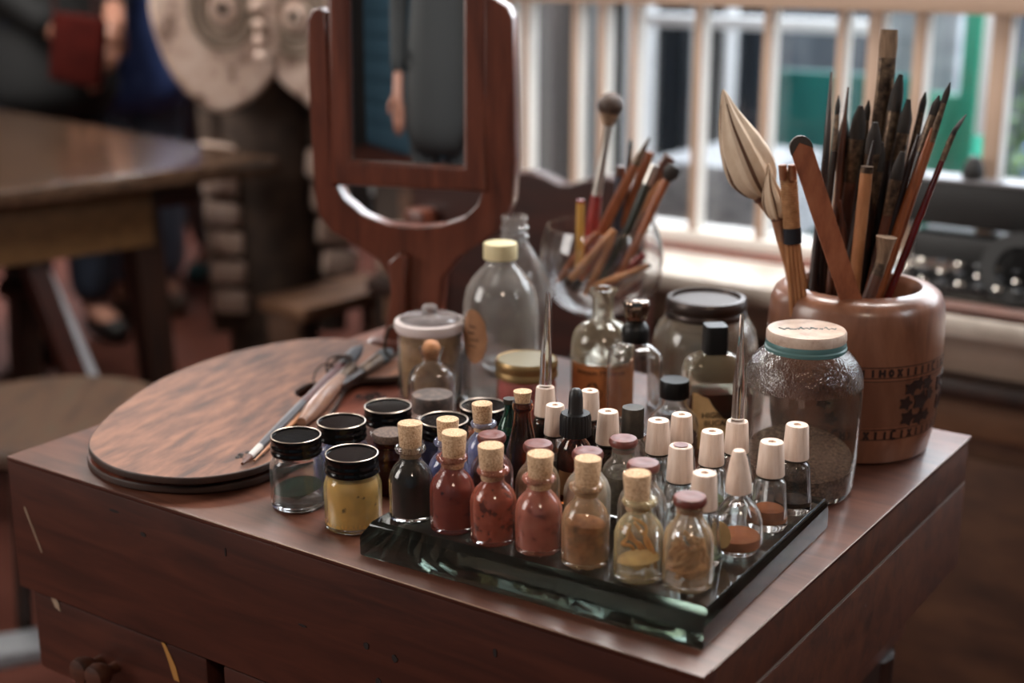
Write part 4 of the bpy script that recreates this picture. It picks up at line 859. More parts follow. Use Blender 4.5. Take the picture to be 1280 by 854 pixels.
mop('smaller mop brush with pale teardrop hair in front of the large one', [(972, 272), (968, 254), (963, 232), (961, 205)], [18, 26, 27, 20, 11, 2], [(972, 270), (978, 300)], [(977, 296), (986, 330), (991, 358)], [18, 15], [14.5, 13, 12], -.022)
# ================================================================ SNIFTER GLASS WITH BRUSHES
xs, ys, Rs = stand(749, 459, 76, ZC)
sn = empty('snifter_glass', (xs, ys, ZC), 'big round stemmed glass bowl crowded with paint brushes', 'glass')
pc = px_cap(xs, ys, ZC, [(399, 12), (396, 40), (388, 84), (375, 118), (355, 146), (335, 155), (318, 156), (300, 150), (288, 142), (282, 138)])
zb_ = pc[0][1]
prof = [(0, .0), (Rs*.98, .0), (Rs, .0012), (Rs*.9, .0025), (Rs*.4, .005), (.0055, .010), (.0042, .016), (.0042, zb_-.010), (.007, zb_-.003)] + pc[1:]
inner = [(r-.0014, z) for r, z in pc[:1:-1]] + [(pc[1][0]*.9, pc[1][1]+.003), (0, pc[1][1]+.0018)]
MB().lathe([*prof, *inner], 72).build('glass_body', clean, sn)
GS = 'brushes crowded in the round glass'
def gb_(pts, wpx, label, parts, **k): return stick('paintbrush', [(a, b_, ys+c) for a, b_, c in pts], wpx, label, GS, parts, .0, **k)
gb_([(733, 335, .0), (747, 235, .0), (757, 180, .0), (766, 115, .0)], 16, 'round powder brush with brown fluffy head, tallest in the glass', [(0, .42, bw['redlac'], 'handle', (.8, 1, 1, .85)), (.42, .82, ferrule, 'ferrule', (.8, .7, .55, .62)), (.81, .89, bristle_t, 'bristles', (.6, 1.1, 1.6)), (.885, 1, mottled('brown_fluff', [(44, 30, 24), (82, 60, 48)], 200), 'bristle_tip', (1.6, 1.95, 1.9, 1.5, .4))])
gb_([(724, 340, -.02), (726, 250, -.02)], 10, 'yellow wooden stick with red end at the left of the glass', [(0, .96, bw['yellow'], 'handle', (1, 1, 1)), (.96, 1, bw['redlac'], 'end', (1, .95))])
K = lambda m, tip=bristle_d: [(0, .78, bw[m], 'handle', (.8, 1, 1, .9)), (.78, .9, ferrule if m != 'dark' else old_ferrule, 'ferrule', (.85, .8)), (.9, 1, tip, 'bristles', (.8, .85, .3))]
B1_ = lambda m: [(0, 1, bw[m], 'handle', (.55, .9, 1, 1, .85))]
gb_([(728, 345, .01), (766, 262, .01), (812, 172, .01)], 13, 'orange wooden brush with dark pointed tip leaning right in the glass', [(0, .8, bw['orange'], 'handle', (.8, 1, 1, .9)), (.8, 1, old_ferrule, 'tip', (.9, .6, .15))])
gb_([(742, 350, .02), (790, 250, .02), (813, 190, .02)], 12, 'orange brown brush handle behind the dark tipped one', B1_('orange'))
gb_([(752, 352, .0), (786, 285, .0), (818, 206, .0)], 12, 'dark green brush with silvery end in the glass', [(0, .84, plain('dark_green', (44, 48, 40), .4), 'handle', (.8, 1, 1)), (.84, 1, ferrule, 'ferrule', (1, .9))])
gb_([(745, 340, .03), (800, 250, .03), (838, 196, .03)], 14, 'reddish brush near the right rim of the glass', B1_('redlac') and [(0, 1, bw['brown'], 'handle', (.6, 1, 1.1, 1.1))])
gb_([(768, 352, -.01), (798, 300, -.01), (826, 236, -.01), (844, 208, -.01)], 11, 'brown brush with black bristles, rightmost in the glass', [(0, .88, bw['orange'], 'handle', (.8, 1, 1)), (.88, 1, bristle_d, 'bristles', (1, 1.9, 1.5))])
gb_([(770, 330, .02), (774, 262, .02), (776, 208, .02)], 13, 'slate blue handled brush standing upright in the glass', [(0, .9, bw['slate'], 'handle', (1, 1, 1)), (.9, 1, bw['brown'], 'end', (1, .8))])
gb_([(776, 300, .025), (784, 232, .025), (789, 174, .025)], 6, 'thin black brush standing behind the others in the glass', K('dark'))
gb_([(755, 345, .015), (798, 265, .015), (828, 228, .015)], 10, 'pale grey handled brush in the middle of the glass', B1_('light'))
gb_([(706, 357, -.03), (736, 324, -.03), (768, 288, -.03)], 10, 'light brown brush lying slanted low in the glass', [(0, .12, bristle_d, 'bristles', (.7, .9)), (.12, 1, bw['light'], 'handle', (.9, 1, 1, .9))])
gb_([(697, 352, -.01), (722, 318, -.01), (748, 290, -.01)], 9, 'short orange handle at the left inside the glass', B1_('orange'))
gb_([(731, 369, -.028), (745, 340, -.03), (764, 302, -.03)], 8, 'thin pinkish brush slanting at the front of the glass', B1_('light'))
gb_([(742, 358, -.036), (776, 346, -.036), (813, 331, -.036)], 8.5, 'light brown brush lying across the glass bottom', [(0, .95, bw['light'], 'handle', (1, 1, .8)), (.95, 1, bristle_d, 'tip', (.8, .5))])
gb_([(752, 362, .0), (780, 340, .0), (806, 318, .0)], 10, 'orange red brush lying low at the right inside the glass', B1_('redlac'))
gb_([(770, 368, .01), (788, 350, .01), (806, 338, .01)], 13, 'silvery ferrule brush resting at the right of the bowl', [(0, 1, ferrule, 'ferrule', (.6, 1, 1, .8))])
gb_([(716, 362, -.0), (738, 330, -.0), (756, 296, -.0)], 11, 'dark orange brush pointing into the bowl bottom', [(0, .2, bristle_d, 'bristles', (.9, 1.1)), (.2, 1, bw['orange'], 'handle', (1, 1, .9))])
# ================================================================ PALETTES
def on_table(pts, z): return [tuple(at_z(a, b, z))[:2] for a, b in pts]
zu = T+.0185; up = [(113, 549), (124, 573), (165, 590), (235, 597), (300, 589), (345, 573), (385, 545), (410, 518), (424, 497), (434, 480), (452, 472), (480, 471), (503, 468), (508, 460), (500, 447), (478, 434), (440, 425), (400, 423), (345, 429), (270, 447), (200, 475), (145, 512)]
hole_ = [(368, 489), (375, 497), (396, 496), (410, 488), (406, 480), (388, 478)]
def slab_piece(name, loops, z, th, mats, label, cat, rest=None):
    c = sum((Vector(p) for p in loops[0]), Vector((0, 0)))/len(loops[0]); ga = math.radians(66); ca, sa = math.cos(-ga), math.sin(-ga)   # the grain runs along local x
    vs, fs = outline([[((p[0]-c.x)*ca-(p[1]-c.y)*sa, (p[0]-c.x)*sa+(p[1]-c.y)*ca) for p in lp] for lp in loops], th, .0012, 2)
    mb = MB(); mb.add(vs, fs)
    for i, f in enumerate(mb.f):
        if not all(abs(mb.v[k][2]-th/2) < 1e-5 for k in f): mb.m[i] = 1
    o = mb.build(name, mats, None, (c.x, c.y, z-th/2)); o.rotation_euler.z = ga; tag(o, label, cat, 'painters palettes stacked on the chest'); return o
MGi = Matrix.Rotation(-math.radians(66), 4, 'Z')
upper = slab_piece('palette', [smooth_loop(on_table(up, zu), 5), smooth_loop(on_table(hole_, zu), 4)], zu, .006, [palette_wood, palette_edge], 'large worn oval palette with thumb hole lying on top', 'palette')
zl_ = T+.0075; lowp = [(112, 565), (122, 586), (165, 602), (235, 608), (300, 602), (350, 586), (405, 566), (450, 550), (492, 530), (510, 505), (500, 482), (470, 465), (430, 450), (400, 440), (345, 441), (270, 459), (200, 489), (142, 526)]
lower = slab_piece('palette', [smooth_loop(on_table(lowp, zl_), 5)], zl_, .006, [palette_red, palette_edge], 'redder palette beneath, showing as a rim and at the right', 'palette')
m = MB()
for a, b_ in ((160, 560), (330, 545), (420, 460)): pt = at_z(a, b_, T+.0005); m.lathe([(0, 0), (.006, 0), (.006, .0010), (0, .0011)], 12, MGi @ Matrix.Translation((pt.x-lower.location.x, pt.y-lower.location.y, T-lower.location.z+.0002)))
m.build('foot', dark_wood, lower)
m = MB()
for a, b_ in ((165, 555), (350, 540), (420, 462), (300, 470)):
    pt = at_z(a, b_, T+.010); m.lathe([(0, 0), (.005, 0), (.005, .0046), (0, .0047)], 12, MGi @ Matrix.Translation((pt.x-upper.location.x, pt.y-upper.location.y, T+.0077-upper.location.z)))
m.build('spacer', dark_wood, upper)
# dried paint
def crust(parent, px, py, z, rx, seed, mat):
    r_ = random.Random(seed); m = MB(); c = at_z(px, py, z)-parent.location
    for _ in range(26):
        a = r_.uniform(0, 6.28); q = rx*math.sqrt(r_.random()); s = rx*r_.uniform(.12, .28)
        m.lathe([(0, -.0004), (s, 0), (s*.8, s*.35), (0, s*.55)], 8, MGi @ Matrix.Translation((c.x+q*math.cos(a)*1.2, c.y+q*math.sin(a), c.z)) @ Euler((r_.uniform(-.5, .5), r_.uniform(-.5, .5), 0)).to_matrix().to_4x4())
    m.build('dried_paint', mat, parent)
crust(upper, 312, 570, zu, .009, 1, plain('charcoal_paint', (38, 30, 28), .7, bump=.4)); crust(lower, 463, 497, zl_, .011, 2, plain('umber_paint', (44, 32, 30), .7, bump=.4))
# ---- bundle of brushes tied with string on the palette
GBd = 'brushes tied in a bundle on the palette'
def lay_stick(a, b_, za, zb, wpx, label, parts, name='paintbrush', mid=None):
    A, B = at_z(*a, za), at_z(*b_, zb); rt = empty(name, A, label, 'brush', GBd); r0 = wpx/2*depth((A+B)/2)/F
    for (t0, t1, mat, pn, fac) in parts:
        n = len(fac)*2; MB().tube([(B-A)*(t0+(t1-t0)*i/(n-1)) for i in range(n)], [r0*(fac[min(int(i/(n-1)*(len(fac)-1)), len(fac)-2)]+(fac[min(int(i/(n-1)*(len(fac)-1)), len(fac)-2)+1]-fac[min(int(i/(n-1)*(len(fac)-1)), len(fac)-2)])*(i/(n-1)*(len(fac)-1)-min(int(i/(n-1)*(len(fac)-1)), len(fac)-2))) for i in range(n)], 12).build(pn, mat, rt)
    return rt
zr = zu+.0035
lay_stick((303, 580), (452, 434), zr, zr+.008, 12, 'long red brown brush with white ring, its tip at the palette front', [(0, .05, bw['brown'], 'tip', (.3, .55, .6)), (.05, .12, plain('white_ring', (190, 184, 178), .4), 'white_ring', (.65, .75)), (.12, .45, plain('grey_handle', (66, 64, 68), .35), 'handle', (.75, 1, 1.1)), (.45, .8, mottled('plum_wood', [(66, 34, 34), (92, 54, 52)], 60, rough=.4), 'grip', (1.1, 1.2, 1.1)), (.8, 1, plain('slate_end', (74, 76, 82), .5), 'bristles', (1.1, 1.5, 1.6, .6))])
lay_stick((318, 576), (432, 464), zr, zr+.004, 7, 'thin tan brush lying alongside the long one', [(0, 1, bw['light'], 'handle', (.3, .8, 1, .9))])
lay_stick((377, 528), (440, 458), zr+.003, zr+.007, 22, 'stout wooden handle at the front of the bundle', [(0, .75, mottled('grey_wood', [(92, 60, 46), (140, 104, 84), (120, 90, 78)], 40, (1, 1, 1), .4, 0, .3), 'handle', (.55, 1, 1.05, .95, .7)), (.75, 1, old_ferrule, 'ferrule', (.7, .6))])
lay_stick((400, 500), (488, 440), zr+.004, zr+.002, 12, 'dark slate bristled brush fanning right out of the bundle', [(0, .55, bw['dark'], 'handle', (.7, 1, 1)), (.55, .8, old_ferrule, 'ferrule', (1.2, 1.6)), (.8, 1, plain('slate_bristle', (66, 70, 74), .8), 'bristles', (1.6, 1.9, .9))])
m = MB(); c = at_z(424, 458, zr+.006)
for k in range(5):
    a = [c+Vector((.012*math.cos(t*PI/6+k*.2), (.012+.0008*k)*math.sin(t*PI/6+k*.2)*.5+.002*k-.004, .008*math.sin(t*PI/6+k)+.002)) for t in range(13)]
    m.tube(smooth_path([tuple(p) for p in a], 2), .0008, 6)
lp = [at_z(*q, zu+.006+dz) for *q, dz in ((424, 462, 0), (408, 455, .006), (396, 462, .004), (392, 478, -.003), (398, 482, -.004), (412, 470, .001), (424, 464, .002))]
m.tube(smooth_path([tuple(p) for p in lp], 4), .0009, 6)
tag(m.build('cord', plain('cord', (52, 38, 34), .8)), 'dark cord knotted round the brush bundle with a loose loop', 'cord')
# ================================================================ DRESSING MIRROR
am = Vector((.961, -.276)); nm = Vector((-.276, -.961))     # along to the right, towards the camera
M0 = at_y(518, 440, 1.43); M0 = Vector((M0.x, M0.y))
def mp(px, py): s, z = on_plane(px, py, M0, am); return (s, z-T)
mir = empty('dressing_mirror', (M0.x, M0.y, T), 'swinging dressing table mirror in a reddish wooden U shaped stand', 'mirror', rz=math.atan2(am.y, am.x))
flatM = Matrix(((1, 0, 0, 0), (0, 0, -1, 0), (0, 1, 0, 0), (0, 0, 0, 1)))   # (x, y, d) -> (x, -d, y): d towards the camera
stand_px = [(391, 24), (396, 15), (403, 12), (409, 16), (411, 60), (414, 140), (420, 225), (432, 248), (455, 268), (488, 281), (520, 284), (555, 282), (585, 272), (602, 255), (609, 235), (611, 140), (612, 60), (612, -20), (614, -4), (624, 2), (636, 10), (642, 24), (644, 120), (645, 200), (642, 250), (628, 283), (604, 300), (575, 318), (555, 345), (550, 400), (552, 436), (492, 436), (498, 400), (496, 350), (480, 322), (450, 302), (420, 285), (405, 265), (400, 235), (396, 160), (392, 80)]
# left and right arms keep on rising to the pivots
lp = [mp(*p) for p in stand_px]
vs_, fs_ = outline([lp], .022, .002, 2); MB().add(vs_, fs_, 0, False, flatM).build('stand', red_wood, mir)
vs_, fs_ = outline([[mp(*p) for p in ((496, 325), (508, 315), (514, 318), (512, 345), (514, 436), (486, 436), (494, 400), (500, 360))]], .012, .003, 2)
MB().add(vs_, fs_, 0, False, Matrix.Translation((0, -.015, 0)) @ flatM).build('bracket', red_wood, mir)
MB().box((.01, -.006, .0085), (.10, .05, .016), None, 0, .004).build('foot', red_wood, mir)
for sx_ in (-.034, .056): MB().box((sx_, .012, .0065), (.024, .07, .012), None, 0, .004).build('foot', red_wood, mir)
fr_o = [(409, -300), (424, 228), (609, 232), (618, -300)]; fr_i = [(436, -280), (441, 202), (588, 207), (592, -280)]
a = [mp(*p) for p in fr_o]; b_ = [mp(*p) for p in fr_i]
x0, x1, zb_, zt_ = a[1][0]+.0012, a[2][0]-.0012, a[1][1]+.004, a[1][1]+.34; 
xi0, xi1, zi_, zti = x0+.0125, x1-.0150, zb_+.0155, zt_-.017
fo = [(x0, zb_), (x1, zb_), (x1, zt_), (x0, zt_)]; fi = [(xi0, zi_), (xi1, zi_), (xi1, zti), (xi0, zti)]
tilt = Matrix.Translation((0, 0, (zb_+zt_)/2)) @ Matrix.Rotation(math.radians(-2), 4, 'X') @ Matrix.Translation((0, 0, -(zb_+zt_)/2))
vs_, fs_ = outline([fo, fi], .018, .005, 3); fr = MB().add(vs_, fs_, 0, False, tilt @ flatM).build('mirror_frame', red_wood, mir)
bw_ = .013; mirv = [(xi0-.002, zi_-.002), (xi1+.002, zi_-.002), (xi1+.002, zti+.002), (xi0-.002, zti+.002)]; inn = [(xi0+bw_, zi_+bw_), (xi1-bw_, zi_+bw_), (xi1-bw_, zti-bw_), (xi0+bw_, zti-bw_)]
vv = [(p[0], p[1], .0005) for p in mirv]+[(p[0], p[1], .0030) for p in inn]; ff = [(4, 5, 6, 7)]+[(k, (k+1) % 4, 4+(k+1) % 4, 4+k) for k in range(4)]
MB().add(vv, ff, 0, False, tilt @ flatM).build('bevelled_mirror_glass', mirror_m, fr)
MB().box(((x0+x1)/2, .008, (zb_+zt_)/2), (x1-x0-.01, .004, zt_-zb_-.01)).build('back_panel', dark_wood, mir)
for sx_, xx in ((1, x0), (-1, x1)): MB().lathe([(0, 0), (.004, 0), (.004, .012), (0, .012)], 16, Matrix.Translation((xx-sx_*.010, 0, (zb_+zt_)/2-.05)) @ Matrix.Rotation(sx_*PI/2, 4, 'Y')).build('pivot', gold, mir)
# ================================================================ BACKGROUND FURNITURE
# table on the left
TZ = .75
c0 = at_z(344, 197, TZ); e1 = (at_z(0, 237, TZ)-c0); e2 = (at_z(0, 137, TZ)-c0); e1.normalize(); e2n = e2.normalized()
tb = empty('long_table', c0, 'dark polished long table at the left with tan apron', 'table')
loc = lambda p: (p.x-c0.x, p.y-c0.y)
cn = [Vector((0, 0, 0)), e1*1.75, e1*1.75+e2n*1.6, e2n*1.6]
vs_, fs_ = outline([[(p.x, p.y) for p in cn]], .034, .006, 2); MB().add([(v[0], v[1], v[2]-.017) for v in vs_], fs_).build('table_top', dark_table, tb)
ap0 = at_z(187, 244, TZ-.04)-c0; ap0.z = 0
inx = e1*.06+e2n*.06
def bar_between(p, q, h, th, z): 
    d = (q-p); ln = d.length; an = math.atan2(d.y, d.x); return MB().box((ln/2, 0, 0), (ln, th, h), Matrix.Translation((p.x, p.y, z)) @ Matrix.Rotation(an, 4, 'Z'), 0, .002)
o_ = c0+e2n*.10; sA = on_plane(187, 265, (o_.x, o_.y), (e1.x, e1.y))[0]; o_ = c0+e2n*.13; sL_ = on_plane(172, 300, (o_.x, o_.y), (e1.x, e1.y))[0]
A0 = e1*sA+e2n*.10; A1 = e1*1.7+e2n*.10
bar_between(A0, A1, .125, .025, -.10).build('apron', apron_wood, tb); bar_between(e1*sA+e2n*.10, e1*sA+e2n*1.4, .12, .025, -.10).build('apron', apron_wood, tb)
bar_between(e1*.09+e2n*.16, e1*(sA-.02)+e2n*.16, .06, .05, -.07).build('apron', chair_wood, tb)
for p in (e1*sL_+e2n*.13, e1*1.65+e2n*.13, e1*sL_+e2n*1.4, e1*1.65+e2n*1.4):
    MB().tube([(p.x, p.y, -.035), (p.x+.02, p.y, -.4), (p.x+.035, p.y, -TZ)], [.048, .04, .032], 4).build('leg', dark_wood, tb)
# folding chair frame under it
ch = empty('folding_chair', at_z(80, 460, .1), 'folded wooden chair frame with a pale edged slanting rail under the long table', 'chair'); co = ch.location.copy()
def rail(a, b_, da, db, r, mat, name='rail'):
    A, B = at_y(*a, da)-co, at_y(*b_, db)-co; MB().tube([A, B], r, 4).build(name, mat, ch)
rail((56, 338), (128, 500), 2.7, 2.7, .013, plain('pale_edge', (170, 172, 178), .5)); rail((40, 330), (104, 500), 2.68, 2.68, .028, chair_wood)
rail((28, 338), (34, 500), 2.8, 2.8, .034, dark_wood); rail((0, 360), (60, 365), 2.75, 2.75, .02, dark_wood)
# round stool
sc_ = at_z(62, 513, .46); st = empty('round_stool', (sc_.x, sc_.y, 0), 'round dark wooden stool seat behind the left corner of the chest', 'stool')
Rst = 150*depth((sc_.x, sc_.y, .46))/F
MB().lathe([(0, .425), (Rst*.9, .425), (Rst, .435), (Rst, .452), (Rst*.97, .46), (Rst*.5, .457), (0, .456)], 64).build('seat', seat_wood, st)
for k in range(4):
    a = PI/4+k*PI/2; MB().tube([(Rst*.6*math.cos(a), Rst*.6*math.sin(a), .43), (Rst*.9*math.cos(a), Rst*.9*math.sin(a), 0)], [.018, .015], 12).build('leg', dark_wood, st)
tag(MB().box((0, 0, .012), (.5, .085, .024), Matrix.Translation(at_z(4, 822, 0)) @ Matrix.Rotation(math.radians(24), 4, 'Z'), 0, .003).build('floor_batten', mottled('pale_batten', [(120, 122, 126), (150, 152, 156)], 20, (1, 5, 5), .6)), 'pale grey wooden batten on the floor at the bottom left', 'batten')
# small bench behind the mirror stand
bb = at_y(398, 385, 2.86); bn = empty('side_bench', (bb.x, bb.y, 0), 'plain brown wooden bench behind the mirror stand', 'bench')
q0, q1 = at_y(352, 378, 2.85), at_y(500, 346, 3.1); zc_ = (at_y(425, 362, 2.98)).z
d = (q1-q0); an = math.atan2(d.y, d.x); MB().box((.0, .0, 0), (.30, .15, .03), Matrix.Translation((.03, .06, zc_)) @ Matrix.Rotation(an, 4, 'Z'), 0, .006).build('seat', bench_wood, bn)
for dx, dy in ((-.06, -.0), (.10, .12), (-.09, .05), (.13, .06)): MB().box((dx, dy, zc_/2-.01), (.045, .045, zc_-.02), None, 0, .003).build('leg', bench_wood, bn)
# carved settle back
OB = at_y(650, 230, 2.02); ob2 = Vector((OB.x, OB.y)); ab = Vector((.86, -.51)).normalized()
def bp2(px, py): s, z = on_plane(px, py, ob2, ab); return (s, z)
tp = [bp2(*p) for p in ((524, 190), (540, 176), (575, 178), (600, 196), (625, 214), (648, 217), (668, 215), (686, 222), (702, 231), (716, 232), (736, 226), (760, 222), (785, 228), (806, 245), (812, 262))]
lp = tp+[(tp[-1][0], .30), (tp[0][0], .30)]
sb = empty('settle', (ob2.x, ob2.y, 0), 'dark carved wooden settle with wavy topped back behind the bottles', 'settle', rz=math.atan2(ab.y, ab.x))
vs_, fs_ = outline([lp], .03, .003); MB().add(vs_, fs_, 0, False, flatM).build('back_panel', chair_wood, sb)
sx0, sx1 = tp[0][0], tp[-1][0]
MB().box(((sx0+sx1)/2, -.10, .44), (sx1-sx0, .2, .03), None, 0, .004).build('seat', chair_wood, sb)
for xx in (sx0+.03, sx1-.03):
    for yy in (-.17, 0): MB().box((xx, yy, .215), (.04, .04, .43), None, 0, .003).build('leg', chair_wood, sb)
MB().box((bp2(540, 250)[0], -.03, .62), (.035, .04, .36), None, 0, .005).build('upright', red_wood, sb)
# ================================================================ OWL CARVING
owl_wood = mottled('owl_trunk', [(34, 26, 22), (66, 52, 44), (92, 74, 62)], 12, rough=.8, bump=.4)
owl_cream = mottled('owl_cream', [(110, 86, 76), (188, 162, 148), (208, 188, 176)], 22, rough=.8, bump=.5, pos=[.34, .46, .7])
owl_hole = plain('owl_hole', (20, 18, 16), .8)
DO = 3.3; oc = at_y(345, 440, DO); owl = empty('owl_carving', (oc.x, DO, 0), 'carved owl figure with two big cream ringed eye discs', 'sculpture')
kO = DO/F/cp
r_t = 55*kO*1.02
MB().lathe([(0, 0), (r_t*1.15, 0), (r_t*1.12, .05), (r_t, .15), (r_t*.96, .5), (r_t, .85), (r_t*1.1, 1.0), (r_t*1.0, 1.15), (0, 1.22)], 40, sy=.8, rf=lambda a, z: 1+.02*math.sin(a*7+z*9)).build('trunk', owl_wood, owl)
def eye(cx, cyy, pts, rot, dy):
    O = at_y(cx, cyy, DO+dy); 
    lp = smooth_loop([((px-cx)*kO, -(py-cyy)*kO) for px, py in pts], 5)
    vs, fs = outline([lp], .05, .012, 2); Mx = Matrix.Translation(O-owl.location) @ Matrix.Rotation(rot, 4, 'Z') @ flatM
    d = MB().add(vs, fs, 0, False, Mx).build('eye_disc', owl_cream, owl)
    m = MB()
    for R_, t_ in ((42, 4), (33, 4), (24, 4)):
        m.tube([(R_*kO*math.cos(a*PI/24)*.86, R_*kO*math.sin(a*PI/24), .026) for a in range(49)], t_*kO*.8, 8, 0, 1, Mx)
    m.build('carved_rings', mottled('ring_grey', [(104, 90, 78), (138, 122, 108)], 30, rough=.8), d)
    MB().lathe([(0, 0), (15*kO, 0), (13*kO, .012), (7*kO, .014), (6*kO, .002), (0, .0)], 24, Mx @ Matrix.Translation((0, 0, .025))).build('eye_boss', owl_cream, d)
    MB().lathe([(0, 0), (5.5*kO, 0), (5.5*kO, .008), (0, .008)], 16, Mx @ Matrix.Translation((0, 0, .0265))).build('pupil', owl_hole, d)
eye(280, 10, [(206, 0), (212, 45), (228, 85), (255, 112), (275, 118), (300, 108), (322, 88), (334, 60), (338, 20), (334, -20), (320, -60), (290, -85), (255, -80), (225, -50)], .1, -.16)
eye(375, 20, [(332, 20), (338, 60), (352, 84), (375, 104), (398, 116), (420, 100), (430, 60), (428, 10), (410, -45), (375, -70), (345, -50), (334, -20)], -.25, -.15)
for px, py in ((322, 8), (327, 31), (328, 50), (330, 70)):
    p = at_y(px, py, DO-.23)-owl.location; MB().lathe([(0, -.016), (.014, -.012), (.02, 0), (.014, .012), (0, .016)], 20, Matrix.Translation(p)).build('beak_bead', owl_cream, owl)
for (cx0, cy0, cx1, cy1, n, w_) in ((270, 176, 290, 392, 6, 42), (402, 185, 428, 348, 4, 42)):
    for k in range(n):
        u = (k+.5)/n; p = at_y(cx0+(cx1-cx0)*u, cy0+(cy1-cy0)*u, DO-.06)-owl.location; h = (cy1-cy0)/n*kO*.88
        MB().box((0, 0, 0), (w_*kO*.95, .07, h*.86), Matrix.Translation(p) @ Matrix.Rotation(.25, 4, 'Z') @ Matrix.Rotation(.12, 4, 'Y'), 0, .008).build('feather_block', owl_cream, owl)
for px in (278, 415):
    a = at_y(px-8, 160, DO-.01)-owl.location; MB().tube([(a.x, a.y, .28), (a.x, a.y, 1.0)], [.035, .045], 12).build('wing_post', owl_wood, owl)
# ================================================================ TYPEWRITER on the ledge
tyo = wall_at(1225, 330, .05); ty = empty('typewriter', (0, 0, 0), 'old black typewriter with light topped carriage on the window ledge', 'typewriter')
sT = wall_at(1228, 300, .03)[0]; ty.matrix_world = MW @ Matrix.Translation((sT, .06, SILL+.0005))
blk = plain('black_enamel', (22, 21, 22), .25, 0, .5); blk2 = plain('black_dull', (16, 15, 15), .5)
zc1 = wall_at(1225, 240, .03)[1]-SILL; zc0 = wall_at(1225, 300, .03)[1]-SILL
wT = .30
MB().box((0, .045, .012), (wT, .16, .022), None, 0, .005).build('base', blk, ty)
MB().box((0, .075, .05), (wT*.8, .10, .06), None, 0, .01).build('body', blk2, ty)
MB().lathe([(.030, 0), (.050, 0), (.052, .004), (.050, .02), (.030, .02)], 40, Matrix.Translation((-.05, -.012, .05)) @ Matrix.Rotation(1.2, 4, 'X'), closed=True).build('type_basket', plain('black_matt', (12, 11, 11), .7), ty)
MB().box((0, .06, (zc0+zc1)/2), (wT*1.35, .06, (zc1-zc0)), None, 0, .006).build('carriage', blk2, ty)
MB().box((0, .055, zc1+.002), (wT*1.36, .055, .005), None, 0, .002).build('paper_table', plain('grey_metal', (150, 150, 154), .35, .7), ty)
for xx in (.042, -.10): MB().lathe([(0, 0), (.014, 0), (.016, .01), (.012, .024), (.007, .032), (0, .034)] if xx > 0 else [(0, 0), (.006, 0), (.007, .012), (0, .016)], 20, Matrix.Translation((xx, .04, zc1+.004))).build('knob', blk2, ty)
MB().box((.08, -.01, .045), (.09, .006, .012), None, 0, .002).build('bright_bar', chrome, ty)
m = 0
for r_i in range(3):
    for k in range(9):
        xx = -.11+k*.026+r_i*.006; yy = -.046+r_i*.016; zz = .016+r_i*.010
        kk = MB().lathe([(0, 0), (.0065, 0), (.007, .002), (.0055, .004), (0, .0035)], 14, Matrix.Translation((xx, yy, zz+.012))).build('key', chrome if (k+r_i) % 2 else plain('key_top', (60, 62, 66), .1), ty)
        MB().box((xx, yy+.01, zz+.006), (.002, .002, .014)).build('key_stem', blk2, kk)
# long low rail board in front of the machine
tag(wobj(wbox(MB(), wall_at(1290, 355)[0]-.1, wall_at(1115, 355)[0], -.045, -.012, SILL+.0005, SILL+.012, .002), 'ledge_strip', mottled('strip_grey', [(70, 62, 60), (110, 72, 60)], 8)), 'grey and reddish strip of wood lying along the ledge front', 'strip')
# ================================================================ PEOPLE
skin = mottled('skin', [(150, 102, 84), (176, 126, 106)], 20, rough=.5, bump=.05)
def skinned(name, chains, mat, parent, sub=2):
    """chains: lists of (x, y, z, r); points that coincide are shared so that limbs join"""
    V, Ed, Rr, idx = [], [], [], {}
    for chn in chains:
        prev = None
        for (x, y, z, r) in chn:
            key = (round(x, 4), round(y, 4), round(z, 4))
            if key not in idx: idx[key] = len(V); V.append((x, y, z)); Rr.append(r)
            i = idx[key]
            if prev is not None and prev != i: Ed.append((prev, i))
            prev = i
    me = bpy.data.meshes.new(name); me.from_pydata(V, Ed, []); me.materials.append(mat)
    o = bpy.data.objects.new(name, me); C.objects.link(o); o.parent = parent
    md = o.modifiers.new('Skin', 'SKIN'); md.use_smooth_shade = True
    if not me.skin_vertices: pass
    for i, sv in enumerate(me.skin_vertices[0].data): q = Rr[i]; sv.radius = (q, q) if not isinstance(q, tuple) else q; sv.use_root = False
    # one root per connected piece
    adj = {i: [] for i in range(len(V))}
    for a, b in Ed: adj[a].append(b); adj[b].append(a)
    seen = set()
    for i in range(len(V)):
        if i in seen: continue
        me.skin_vertices[0].data[i].use_root = True; stck = [i]
        while stck:
            q = stck.pop()
            if q in seen: continue
            seen.add(q); stck += adj[q]
    sm = o.modifiers.new('Sub', 'SUBSURF'); sm.levels = sub; sm.render_levels = sub
    return o
def hand_chains(w, d, side, curl=.5):
    """palm and five fingers from the wrist w along direction d"""
    w, d = Vector(w), Vector(d).normalized(); s = d.cross(Vector((0, 1, 0))).normalized()*side; n = s.cross(d).normalized()*side
    pm = w+d*.05; out = [[(*w, .024), (*(w+d*.03), .030), (*pm, .032)]]
    for k, L in enumerate((.072, .08, .075, .058)):
        b = w+d*.075+s*(.024-.016*k); f1 = b+d*L*.45+n*L*.1*curl; f2 = f1+(d*(1-curl*.7)+n*curl).normalized()*L*.32; f3 = f2+(d*(1-curl)+n*curl*1.3).normalized()*L*.25
        out.append([(*pm, .032), (*b, .0115), (*f1, .0095), (*f2, .0085), (*f3, .007)])
    t0 = w+d*.028+s*.03; t1 = t0+(d*.6+s*.6+n*.3).normalized()*.035; t2 = t1+(d+n*.3).normalized()*.03
    out.append([(*w, .024), (*t0, .013), (*t1, .011), (*t2, .009)])
    return out
